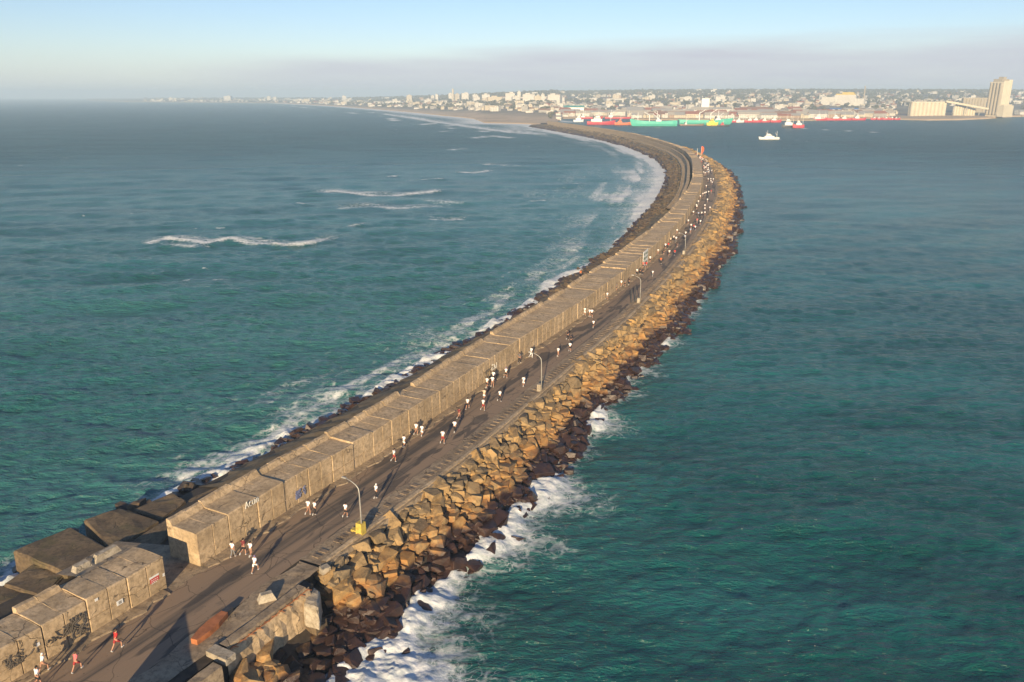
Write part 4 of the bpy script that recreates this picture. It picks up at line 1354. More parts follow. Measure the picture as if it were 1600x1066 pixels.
# ------------------------------------------------------------------ ships
for nm, c in dict(red_hull=(0.50, 0.035, 0.05), teal_hull=(0.075, 0.47, 0.36), white_hull=(0.75, 0.74, 0.72), black_hull=(0.035, 0.035, 0.04), orange_hull=(0.62, 0.15, 0.04), brown_hull=(0.22, 0.14, 0.1), yellow_hull=(0.80, 0.62, 0.04)).items():
    M[nm] = plain(nm.replace('_', ' '), c, 0.5, 0.15, 0.4)


def ship(u0, u1, v, hull, label, house_at=0.3, cat='fishing boat', hh=None, masts=2, bow=1, house=(0.3, 0.5), housemat='white', cranes=0, group=None, r=None):
    """hull from pixel column u0 to u1 with its waterline at v; bow=1 to the right of the picture"""
    a, b = at(u0, v, 0), at(u1, v, 0)
    if r:
        a, b = a * (r / a.length), b * (r / b.length)
    L = (b - a).length
    c = (a + b) / 2
    c.z = 0
    ang = math.atan2(b.y - a.y, b.x - a.x) + (0 if bow > 0 else PI)
    e = empty('ship' if L > 45 else 'boat', c, ang)
    tag(e, label, cat, group)
    H = hh or max(1.7, L * 0.105)
    B = max(3.4, L * 0.2)
    mb = MB()
    st = np.linspace(-0.5, 0.5, 11)
    rows = []
    for t in st:
        w = B / 2 * min(1.0, 1.0 if t < 0.12 else max(0.03, 1 - ((t - 0.12) / 0.38) ** 2)) * (0.82 if t < -0.45 else 1)
        sheer = H * (1 + 0.55 * max(0, (t - 0.1) / 0.4) ** 2 + 0.18 * max(0, (-0.25 - t) / 0.25))
        x = t * L
        rake = L * 0.06 * max(0, (t - 0.3) / 0.2)
        rows.append([(x, -w * 0.72, -0.8), (x + rake * 0.6, -w, H * 0.45), (x + rake, -w, sheer), (x + rake, -w + 0.02, sheer - 0.7), (x + rake, w - 0.02, sheer - 0.7), (x + rake, w, sheer), (x + rake * 0.6, w, H * 0.45), (x, w * 0.72, -0.8)])
    k = 8
    vs = [p for q in rows for p in q]
    fs = []
    for i in range(len(rows) - 1):
        for j in range(k - 1):
            fs.append((i * k + j, i * k + j + 1, (i + 1) * k + j + 1, (i + 1) * k + j))
    fs.append(tuple(range(k))[::-1])
    fs.append(tuple((len(rows) - 1) * k + j for j in range(k)))
    mb.add(vs, fs)
    mb.build('hull', M[hull], e)
    hx = (house_at - 0.5) * L
    hl, hs = house[0] * L, house[1] * L * 0.42
    d = MB().box((hx, 0, H - 0.6 + hs * 0.3), (hl, B * 0.78, hs * 0.6)).box((hx + hl * 0.05, 0, H - 0.6 + hs * 0.8), (hl * 0.62, B * 0.62, hs * 0.42))
    d.box((hx + hl * 0.1, 0, H - 0.6 + hs * 1.12), (hl * 0.36, B * 0.5, hs * 0.24))
    hb = d.build('deckhouse', M[housemat], e)
    MB().box((hx + hl * 0.05, 0, H - 0.6 + hs * 0.86), (hl * 0.625, B * 0.625, hs * 0.12)).build('window_band', M['glass'], hb)
    fh = H - 0.6 + hs * 1.1
    MB().tube([(hx - hl * 0.28, 0, H + hs * 0.3), (hx - hl * 0.3, 0, fh + hs * 0.25)], [L * 0.022, L * 0.018], 8).build('funnel', M['dark_metal'] if hull != 'black_hull' else M['galv'], e)
    for i in range(masts):
        mx = hx + hl * 0.2 if i == 0 else (0.5 - 0.12 - 0.3 * (i - 1)) * L * (1 if house_at < 0.5 else -1)
        top = H + max(hs * 2.2, min(L * 0.32, 15)) * (1 if i == 0 else 0.85)
        m = MB().tube([(mx, 0, H - 0.8), (mx, 0, top)], [L * 0.008 + 0.08, L * 0.004 + 0.05], 6)
        m.tube([(mx, -B * 0.25, H + (top - H) * 0.7), (mx, B * 0.25, H + (top - H) * 0.7)], L * 0.003 + 0.05, 5)
        m.tube([(mx, 0, H + (top - H) * 0.35), (mx + L * 0.1, 0, H + (top - H) * 0.75)], L * 0.004 + 0.06, 5)
        m.build('mast', M['white'] if hull != 'yellow_hull' else M['yellow_hull'], e)
    for i in range(cranes):
        mx = (-0.1 + i * 0.22) * L
        MB().tube([(mx, 0, H - 0.5), (mx, 0, H + L * 0.14)], L * 0.01, 6).tube([(mx, 0, H + L * 0.13), (mx + L * 0.12, 0, H + L * 0.2)], L * 0.006, 5).build('crane', M['white'], e)
    return e


ship(1187, 1217, 218, 'white_hull', 'white patrol boat under way alone in the harbour, trailing a thin wake', 0.52, 'boat', 1.9, 2, -1, (0.5, 0.42))
ship(1222, 1241, 199.5, 'black_hull', 'dark hulled white topped boat coming out beside the small red boat', 0.5, 'fishing boat', 3.2, 2, -1, (0.62, 1.0))
ship(1239, 1256, 200, 'red_hull', 'small red boat beside the dark hulled one, with a long wake', 0.5, 'fishing boat', 4.0, 2, -1, (0.5, 0.8))
ship(988, 1057, 197, 'teal_hull', 'long teal ship lying across the quay end with a tall white mast', 0.42, 'ship', 7.0, 2, -1, (0.12, 0.16), 'white', 2)
ship(1060, 1140, 194.5, 'teal_hull', 'second teal ship, lying behind the brown barge and yellow tug', 0.75, 'ship', 6.5, 1, 1, (0.1, 0.14), 'white', 2)
ship(1062, 1098, 196.8, 'brown_hull', 'low brown barge moored in front of the second teal ship', 0.25, 'barge', 2.2, 1, 1, (0.1, 0.2))
ship(1104, 1121, 196.2, 'yellow_hull', 'bright yellow tug in front of the second teal ship', 0.45, 'tug', 3.6, 1, 1, (0.55, 0.75), 'yellow_hull')
ship(1121, 1139, 197.5, 'black_hull', 'dark low tug moored beyond the yellow one', 0.4, 'tug', 1.8, 1, 1, (0.3, 0.5), 'red_hull')
ship(917, 959, 195, 'red_hull', 'red ship with white bridge in the basin behind the jetty', 0.35, 'ship', 4.6, 2, 1, (0.4, 0.42))
ship(960, 987, 195.5, 'orange_hull', 'orange boat moored ahead of the red ship in the basin', 0.3, 'boat', 3.6, 1, 1, (0.25, 0.4), 'orange_hull')
ship(896, 911, 190.5, 'white_hull', 'white boat with tall white bridge at the inner end of the basin', 0.5, 'boat', 3.0, 1, 1, (0.55, 0.9))
ship(903, 940, 186, 'red_hull', 'long low red hull along the back of the basin, shoreward one', 0.2, 'ship', 3.2, 1, 1, (0.15, 0.25))
ship(945, 988, 186, 'red_hull', 'long low red hull along the back of the basin, next to the teal ship', 0.2, 'ship', 3.2, 2, 1, (0.15, 0.3))
REDS = [(1140, 1150), (1150, 1162), (1163, 1176), (1176, 1190), (1190, 1203), (1204, 1220), (1271, 1291), (1291, 1312), (1312, 1330), (1331, 1352), (1360, 1369), (1370, 1378), (1379, 1387), (1388, 1396), (1397, 1406)]
ords = ['first', 'second', 'third', 'fourth', 'fifth', 'sixth', 'first', 'second', 'third', 'fourth', 'fifth', 'sixth', 'seventh', 'eighth', 'ninth']
rn = random.Random(4)
for i, (a, b) in enumerate(REDS):
    vv = 191.5 if i < 6 else 188.5 - (i - 6) * 0.12
    if 10 <= i: vv = 187.6
    row = 'the row beyond the yellow tug' if i < 6 else 'the long quay toward the sand spit'
    ship(a, b, vv, 'red_hull' if i != 1 else 'white_hull', '%s hulled fishing boat, %s along %s' % ('white' if i == 1 else 'red', ords[i], row), rn.choice([0.3, 0.35, 0.62]), 'fishing boat', rn.uniform(2.6, 3.6), 2, rn.choice([1, 1, -1]), (rn.uniform(0.3, 0.5), rn.uniform(0.45, 0.7)), 'white', rn.choice([0, 1]), 'red fishing boats at the quays')

# ------------------------------------------------------------------ lamp posts, flag, banner, signs, spray paint
LB = ['yellow', 'pale', 'pale', 'pale']
for i, (u, v) in enumerate(LAMPS):
    q = at(u, v, R)
    s_ = LAMP_S[i]
    e = empty('lamp_post', (q.x, q.y, R), heading(s_))
    tag(e, ['grey curved lamp post with a yellow painted base beside the road', 'grey curved lamp post with a pale concrete base, second along the kerb', 'grey curved lamp post with two dark stakes beside its base',
            'grey curved lamp post farthest along the kerb, where the runners crowd'][i], 'lamp post', 'lamp posts along the kerb')
    n = [(0, 0, 0.2), (0, 0.02, 2.5), (0, 0.05, 4.4), (0, 0.12, 4.85), (0, 0.4, 5.15), (0, 0.9, 5.4), (0, 1.5, 5.58)]
    MB().tube(n, [0.085, 0.07, 0.06, 0.055, 0.05, 0.045, 0.04], 8).build('pole', M['galv'], e, True)
    MB().box((0, 1.75, 5.6), (0.2, 0.55, 0.13), taper=0.75).build('lamp_head', M['galv'], e)
    if i == 0:
        MB().box((0.1, 0.2, 0.62), (0.75, 0.7, 1.25), taper=0.9).box((0.05, 0.85, 0.3), (0.5, 0.7, 0.12)).box((0.05, 1.1, 0.12), (0.4, 0.25, 0.25)).build('base', M['yellow'], e)
    else:
        MB().box((0.05, 0.3, 0.5), (0.65, 0.6, 1.1), taper=0.9).build('base', M['pale'], e)
for k, (du, h, lab) in enumerate([(-8, 3.4, 'dark wooden stake nearer the third lamp post'), (-14, 2.8, 'shorter dark stake farther from the third lamp post')]):
    q = at(1000 + du, 472 + k, R)
    o = MB().tube([(0, 0, 0), (0.05, 0, h)], [0.12, 0.1], 6).build('stake', M['dark_metal'])
    o.location = (q.x, q.y, R)
    tag(o, lab, 'stake', 'stakes by the third lamp post')
q = at(1089, 246, R)
o = MB().tube([(0, 0, 0), (0, 0, 6.0)], [0.16, 0.1], 6).build('pole', M['white'])
o.name = 'white_pole'
o.location = (q.x, q.y, R)
tag(o, 'thin white pole beside the orange feather flag on the bend', 'pole')
q = at(1095, 247, R)
e = empty('feather_flag', (q.x, q.y, R))
tag(e, 'tall orange feather flag standing at the outside of the bend', 'flag')
MB().tube([(0, 0, 0), (0, 0, 5.5), (0.1, 0, 7.6)], [0.1, 0.06, 0.04], 6).build('pole', M['white'], e)
fl = MB()
rows = [(2.4, 0.35), (3.4, 1.0), (4.6, 1.6), (5.8, 1.75), (6.8, 1.5), (7.6, 0.6)]
vs = []
for z_, w in rows:
    for y_ in (-0.03, 0.03): vs += [(0.05, y_, z_), (w * 0.6, y_ + 0.12, z_), (w, y_, z_)]
fs = []
for i in range(len(rows) - 1):
    for sd in (0, 1):
        for j in (0, 1):
            a_ = i * 6 + sd * 3 + j
            q_ = (a_, a_ + 1, a_ + 7, a_ + 6)
            fs.append(q_ if sd == 0 else q_[::-1])
fl.add(vs, fs)
fl.build('cloth', M['flag'], e)
MB().box((0, 0, 0.25), (2.4, 1.2, 0.5), taper=0.8).build('base', M['flag'], e)


def wallpos(u, v):
    """arc length and height above the road of a pixel on the road face of the wall"""
    best = None
    for z in np.arange(0.1, 3.4, 0.05):
        p = at(u, v, R + z)
        S_, O_ = so([p.x], [p.y])
        d = abs(float(O_[0]))
        if best is None or d < best[0]: best = (d, float(S_[0]), z)
    return best[1], best[2]


def wall_plate(s0, z0, w, h, out=0.05):
    return [P(s0 - w / 2, out, R + z0 - h / 2), P(s0 + w / 2, out, R + z0 - h / 2), P(s0 + w / 2, out, R + z0 + h / 2), P(s0 - w / 2, out, R + z0 + h / 2)]


def plate(mb, s0, z0, w, h, out, th=0.03, mi=0):
    a, b = wall_plate(s0, z0, w, h, out), wall_plate(s0, z0, w, h, out + th)
    mb.add(a + b, [(0, 1, 2, 3)[::-1], (4, 5, 6, 7), (0, 1, 5, 4), (1, 2, 6, 5), (2, 3, 7, 6), (3, 0, 4, 7)], mi)


s0, z0 = wallpos(241, 905)
e = empty('sign', P(s0, 0, R + z0))
tag(e, 'small red sign with a white top band on the short wall', 'sign')
m = MB(); plate(m, s0, z0 - 0.1, 0.85, 0.5, 0.012); keep(m.build('panel', M['sign_red']), e)
m = MB(); plate(m, s0, z0 + 0.26, 0.9, 0.17, 0.014); keep(m.build('top_band', M['white']), e)
m = MB()
for r_, row in enumerate([(0.05, [0.16, 0.1, 0.2, 0.12]), (-0.14, [0.1, 0.22, 0.12, 0.14]), (-0.3, [0.2, 0.12, 0.16])]):
    xx = -0.38
    for w in row[1]:
        plate(m, s0 + (xx + w / 2) * 0.85, z0 - 0.04 + row[0] * 0.85, w * 0.85, 0.055, 0.044, 0.006)
        xx += w + 0.06
keep(m.build('lettering', M['white']), e)
for u, v, lab, w, h in [(187, 941, 'white plate with grey middle on the short wall, third panel from its end', 0.55, 0.4), (150, 937, 'tiny white plate high on the short wall near its broken top', 0.25, 0.22),
                        (257, 897, 'small white plate at the very end edge of the short wall', 0.2, 0.3), (59, 1007, 'small white patch plate low on the short wall toward the red runners', 0.28, 0.28)]:
    s0, z0 = wallpos(u, v)
    m = MB(); plate(m, min(s0, 15.3), z0, w, h, 0.012)
    o = m.build('wall_plate', M['white'])
    if w > 0.5: m = MB(); plate(m, s0, z0, 0.26, 0.26, 0.044, 0.006); m.build('plate_centre', M['galv'], o)
    tag(o, lab, 'wall plate', 'plates on the short wall')
# banner on the wall
s0, z0 = wallpos(1008, 402)
e = empty('banner', P(s0, 0, R))
tag(e, 'white banner with green lettering hung on the long wall', 'banner')
m = MB(); plate(m, s0, 2.2, 5.2, 3.6, 0.05, 0.08); keep(m.build('sheet', M['white']), e)
m = MB()
rb = random.Random(6)
for row in range(3):
    xx = -2.2
    while xx < 2.0:
        w = rb.uniform(0.35, 0.9)
        plate(m, s0 + xx + w / 2, 3.2 - row * 1.05 + rb.uniform(-0.1, 0.1), w, rb.uniform(0.35, 0.7), 0.135, 0.01)
        xx += w + rb.uniform(0.15, 0.5)
keep(m.build('lettering', M['green_paint']), e)


def scrawl(u, v, strokes, mat, lab, size, name='graffiti', lw=0.07, dz=0.0):
    s0, z0 = wallpos(u, v)
    m = MB()
    for st in strokes:
        pts = [P(s0 + x * size, 0.035, R + z0 + dz + y * size) for x, y in st]
        m.tube(pts, lw / 2, 4)
    o = m.build(name, M[mat])
    tag(o, lab, 'graffiti', 'spray paint on the walls')


A_ = [[(0, 0), (0.3, 1), (0.6, 0)], [(0.12, 0.4), (0.48, 0.4)]]
C_ = [[(1.2, 0.6), (0.95, 0.7), (0.8, 0.4), (0.9, 0.05), (1.2, 0.05)]]
L_ = [[(1.45, 0.75), (1.45, 0.1), (1.65, 0.0), (1.85, 0.1), (1.85, 0.75)]]
I_ = [[(2.1, 0.6), (2.1, 0.0)], [(2.3, 0.0), (2.35, 0.7), (2.6, 0.65), (2.65, 0.0)]]
scrawl(383, 795, A_ + C_ + L_ + I_, 'white_spray', 'white scrawled letters high on the long wall near its cut end', 0.62, lw=0.1)


def mess(n, w, h, seed):
    r_ = random.Random(seed)
    out = []
    for _ in range(n):
        x, y = r_.uniform(0, w), r_.uniform(0, h)
        st = [(x, y)]
        for _ in range(4):
            x, y = min(w, max(0, x + r_.uniform(-0.45, 0.45))), min(h, max(0, y + r_.uniform(-0.45, 0.45)))
            st.append((x, y))
        out.append(st)
    return out


scrawl(462, 781, mess(16, 1.6, 1.2, 1), 'blue_spray', 'blue spray painted tangle on the long wall beyond the white letters', 0.85, lw=0.1)
scrawl(112, 990, mess(26, 1.3, 2.0, 2), 'black_spray', 'dark tall scribble panel in the middle of the short wall', 0.9, lw=0.1, dz=-0.6)
scrawl(73, 1003, mess(15, 2.2, 0.9, 3), 'black_spray', 'dark wide scribble on the short wall between two joints', 0.9, lw=0.08, dz=-0.4)
scrawl(8, 1040, mess(18, 2.8, 1.3, 4), 'black_spray', 'dark faded scribble at the bottom end of the short wall', 0.8, lw=0.08, dz=-0.5)
scrawl(757, 590, mess(14, 2.4, 1.6, 5), 'black_spray', 'dark ring scribble on the long wall behind the runners', 0.9, lw=0.1, dz=-0.6)
scrawl(768, 574, mess(9, 1.8, 1.0, 7), 'white_spray', 'pale chalky scribble on the long wall above the group of runners', 0.9, lw=0.1, dz=-0.5)
q = at(719, 621, R)
o = MB().box((0, 0, 0.35), (0.9, 0.7, 0.7), heading(60), taper=0.85).build('concrete_lump', M['pale'])
o.location = (q.x, q.y, R + 0.1)
tag(o, 'pale concrete lump standing on the pavement at the foot of the long wall', 'concrete lump')
# ------------------------------------------------------------------ people


def skin(nodes, edges, root=0, sub=1):
    """nodes: list of (x, y, z, radius) -> vertices, faces of one continuous skinned surface"""
    me = bpy.data.meshes.new('tmp')
    me.from_pydata([n[:3] for n in nodes], edges, [])
    ob = bpy.data.objects.new('tmp', me)
    col.objects.link(ob)
    md = ob.modifiers.new('skin', 'SKIN')
    for i, sv in enumerate(me.skin_vertices[0].data):
        sv.radius = (nodes[i][3], nodes[i][3] if len(nodes[i]) < 5 else nodes[i][4])
        sv.use_root = (i == root)
    if sub:
        ms = ob.modifiers.new('sub', 'SUBSURF')
        ms.levels = ms.render_levels = sub
    dg = bpy.context.evaluated_depsgraph_get()
    ev = ob.evaluated_get(dg)
    m2 = ev.to_mesh()
    V = [v.co[:] for v in m2.vertices]
    Fc = [tuple(p.vertices) for p in m2.polygons]
    ev.to_mesh_clear()
    bpy.data.objects.remove(ob)
    bpy.data.meshes.remove(me)
    return V, Fc


def hand(mb, wrist, direction, side):
    """palm with four bent fingers and a thumb"""
    d = Vector(direction).normalized()
    up = Vector((0, 0, 1))
    s_ = d.cross(up).normalized() * side
    n_ = s_.cross(d).normalized()
    w = Vector(wrist)
    mb.tube([w, w + d * 0.045, w + d * 0.09], [0.022, 0.034, 0.036], 6)
    for k, (off, ln) in enumerate([(-0.027, 0.07), (-0.009, 0.08), (0.009, 0.075), (0.027, 0.06)]):
        b = w + d * 0.085 + s_ * off
        mb.tube([b, b + d * ln * 0.5 - n_ * 0.008, b + d * ln * 0.8 - n_ * 0.03], [0.009, 0.0085, 0.007], 5)
    b = w + d * 0.035 + s_ * -0.03
    mb.tube([b, b + d * 0.03 - s_ * 0.028, b + d * 0.06 - s_ * 0.03 - n_ * 0.008], [0.011, 0.01, 0.008], 5)


def pose(front, rear, bend=True, lean=0.06):
    """front/rear: (knee y, knee z, ankle y, ankle z, toe y, toe z) for the right and left leg; figure faces +y"""
    hipz = 0.93
    J = dict(pel=(0, 0, 0.97), abd=(0, lean * 0.35, 1.14), chest=(0, lean * 0.8, 1.33), sh=(0, lean, 1.43), neck=(0, lean + 0.015, 1.5), skull=(0, lean + 0.035, 1.6), crown=(0, lean + 0.03, 1.69))
    nodes = [(*J['pel'], 0.125, 0.095), (*J['abd'], 0.125, 0.09), (*J['chest'], 0.15, 0.105), (*J['sh'], 0.1, 0.075), (*J['neck'], 0.052, 0.055), (*J['skull'], 0.072, 0.088), (*J['crown'], 0.055, 0.07)]
    ed = [(0, 1), (1, 2), (2, 3), (3, 4), (4, 5), (5, 6)]
    nodes += [(0, J['skull'][1] + 0.088, 1.59, 0.014), (0, J['skull'][1] + 0.112, 1.575, 0.012)]
    ed += [(5, 7), (7, 8)]
    legs = []
    for sd, L in ((1, front), (-1, rear)):
        b = len(nodes)
        nodes += [(0.095 * sd, 0.0, hipz - 0.02, 0.088), (0.1 * sd, L[0] * 0.55, hipz + (L[1] - hipz) * 0.55, 0.075), (0.1 * sd, L[0], L[1], 0.055), (0.1 * sd, L[0] + (L[2] - L[0]) * 0.4, L[1] + (L[3] - L[1]) * 0.4, 0.055), (0.1 * sd, L[2], L[3], 0.034), (0.105 * sd, L[4], L[5], 0.03)]
        ed += [(0, b)] + [(b + i, b + i + 1) for i in range(5)]
        legs.append([nodes[b + i][:3] for i in range(6)])
    arms = []
    for sd, fw in ((1, -1), (-1, 1)):
        b = len(nodes)
        sy = lean
        if bend:
            el = (0.25 * sd, sy - 0.13 + fw * 0.14, 1.19)
            wr = (0.17 * sd, sy + 0.1 + fw * 0.17, 1.16 + fw * 0.07)
        else:
            el = (0.245 * sd, sy - 0.02, 1.14)
            wr = (0.25 * sd, sy + 0.07 * fw + 0.05, 0.9)
        nodes += [(0.17 * sd, sy - 0.005, 1.42, 0.06), (0.215 * sd, (sy + el[1]) / 2, 1.31, 0.046), (*el, 0.038), (*wr, 0.026)]
        ed += [(3, b), (b, b + 1), (b + 1, b + 2), (b + 2, b + 3)]
        arms.append([nodes[b + i][:3] for i in range(4)])
    V, Fc = skin(nodes, ed)
    body = MB().add(V, Fc)
    for sd, a in zip((1, -1), arms):
        hand(body, a[3], Vector(a[3]) - Vector(a[2]), sd)
    # shirt, shorts, trousers
    tn = [(0, 0, 0.93, 0.15, 0.118), (0, lean * 0.35, 1.14, 0.15, 0.112), (*J['chest'], 0.17, 0.122), (*J['sh'][:2], 1.435, 0.105, 0.085)]
    te = [(0, 1), (1, 2), (2, 3)]
    for a in arms:
        b = len(tn)
        p0, p1, p2 = Vector(a[0]), Vector(a[1]), Vector(a[2])
        q = p1 + (p2 - p1) * 0.4
        tn += [(*p0, 0.075), (*p1, 0.068), (*q, 0.066)]
        te += [(3, b), (b, b + 1), (b + 1, b + 2)]
    shirt = MB().add(*skin(tn, te))

    def lower(frac):
        n = [(0, 0, 1.0, 0.14, 0.108), (0, 0, 0.93, 0.135, 0.105)]
        e = [(0, 1)]
        for l in legs:
            b = len(n)
            h_, m_, k_, c_, a_ = [Vector(x) for x in l[:5]]
            if frac < 1:
                n += [(*h_, 0.105), (*m_, 0.098), (*(m_ + (k_ - m_) * 0.45), 0.095)]
                e += [(1, b), (b, b + 1), (b + 1, b + 2)]
            else:
                n += [(*h_, 0.102), (*m_, 0.085), (*k_, 0.066), (*c_, 0.062), (*(c_ + (a_ - c_) * 0.85), 0.046)]
                e += [(1, b), (b, b + 1), (b + 1, b + 2), (b + 2, b + 3), (b + 3, b + 4)]
        return MB().add(*skin(n, e))
    shorts, trousers = lower(0.5), lower(1)
    hair = MB().ball((0, J['crown'][1] - 0.012, 1.655), (0.083, 0.098, 0.085), seg=10, rings=6)
    hair.ball((0, J['crown'][1] - 0.07, 1.6), (0.06, 0.045, 0.08), seg=8, rings=5)
    shoes = []
    for l in legs:
        a_, t_ = Vector(l[4]), Vector(l[5])
        d = (t_ - a_).normalized()
        shoes.append(MB().tube([a_ - d * 0.05 - Vector((0, 0, 0.02)), a_ + d * 0.03 - Vector((0, 0, 0.03)), t_, t_ + d * 0.06], [0.04, 0.05, 0.045, 0.025], 8))
    return dict(body=body, shirt=shirt, shorts=shorts, trousers=trousers, hair=hair, shoes=shoes)


POSES = [pose((0.13, 0.5, 0.10, 0.1, 0.25, 0.045), (0.02, 0.53, -0.36, 0.44, -0.42, 0.30)),
         pose((0.02, 0.53, -0.36, 0.44, -0.42, 0.30), (0.13, 0.5, 0.10, 0.1, 0.25, 0.045)),
         pose((0.32, 0.6, 0.3, 0.2, 0.44, 0.2), (-0.12, 0.52, -0.36, 0.17, -0.28, 0.05), lean=0.1),
         pose((0.09, 0.51, 0.16, 0.1, 0.3, 0.05), (-0.02, 0.5, -0.22, 0.13, -0.1, 0.045), bend=False, lean=0.02)]
PM = []
for d in POSES:
    k = {}
    k['body'] = d['body'].mesh('body', M['skin'], True)
    for a in ('shirt', 'shorts', 'trousers', 'hair'): k[a] = d[a].mesh(a, M['skin'], True)
    k['shoes'] = [x.mesh('shoe', M['shoe'], True) for x in d['shoes']]
    lo = min(v[2] for x in d['shoes'] for v in x.v)
    k['drop'] = lo
    for low in ('shorts', 'trousers'):
        j = MB()
        for i, a in enumerate(('body', 'shirt', low, 'hair')): j.add(d[a].v, d[a].f, i)
        for x in d['shoes']: j.add(x.v, x.f, 4)
        k['one_' + low] = j.mesh('person', [M['skin'], M['shirt_white'], M['cloth_black'], M['hair_dark'], M['shoe']], True)
    PM.append(k)


def own_material(o, i, m):
    o.material_slots[i].link = 'OBJECT'
    o.material_slots[i].material = m


def runner(u, v, shirt, low, label, away=True, pi=0, hair='hair_dark', parts=True, trousers=False, loc=None, scale=1.0, turn=0.0, group='runners on the breakwater road'):
    q = at(u, v, R + 0.05) if loc is None else loc
    S_, _ = so([q.x], [q.y])
    h = heading(float(S_[0])) - PI / 2 + (0 if away else PI) + turn
    k = PM[pi]
    base = (q.x, q.y, (R + 0.05 if loc is None else loc.z) - k['drop'] * scale)
    lowk = 'trousers' if trousers else 'shorts'
    if parts:
        o = bpy.data.objects.new('person', k['body'])
        link(o)
        for nm, m in (('shirt', shirt), (lowk, low), ('hair', hair)):
            c = link(bpy.data.objects.new(nm, k[nm]), o)
            own_material(c, 0, M[m])
        for sm in k['shoes']:
            link(bpy.data.objects.new('shoe', sm), o)
    else:
        o = link(bpy.data.objects.new('person', k['one_' + lowk]))
        own_material(o, 1, M[shirt])
        own_material(o, 2, M[low])
        own_material(o, 3, M[hair])
    o.location = base
    o.rotation_euler = (0, 0, h)
    o.scale = (scale,) * 3
    return tag(o, label, 'person', group)


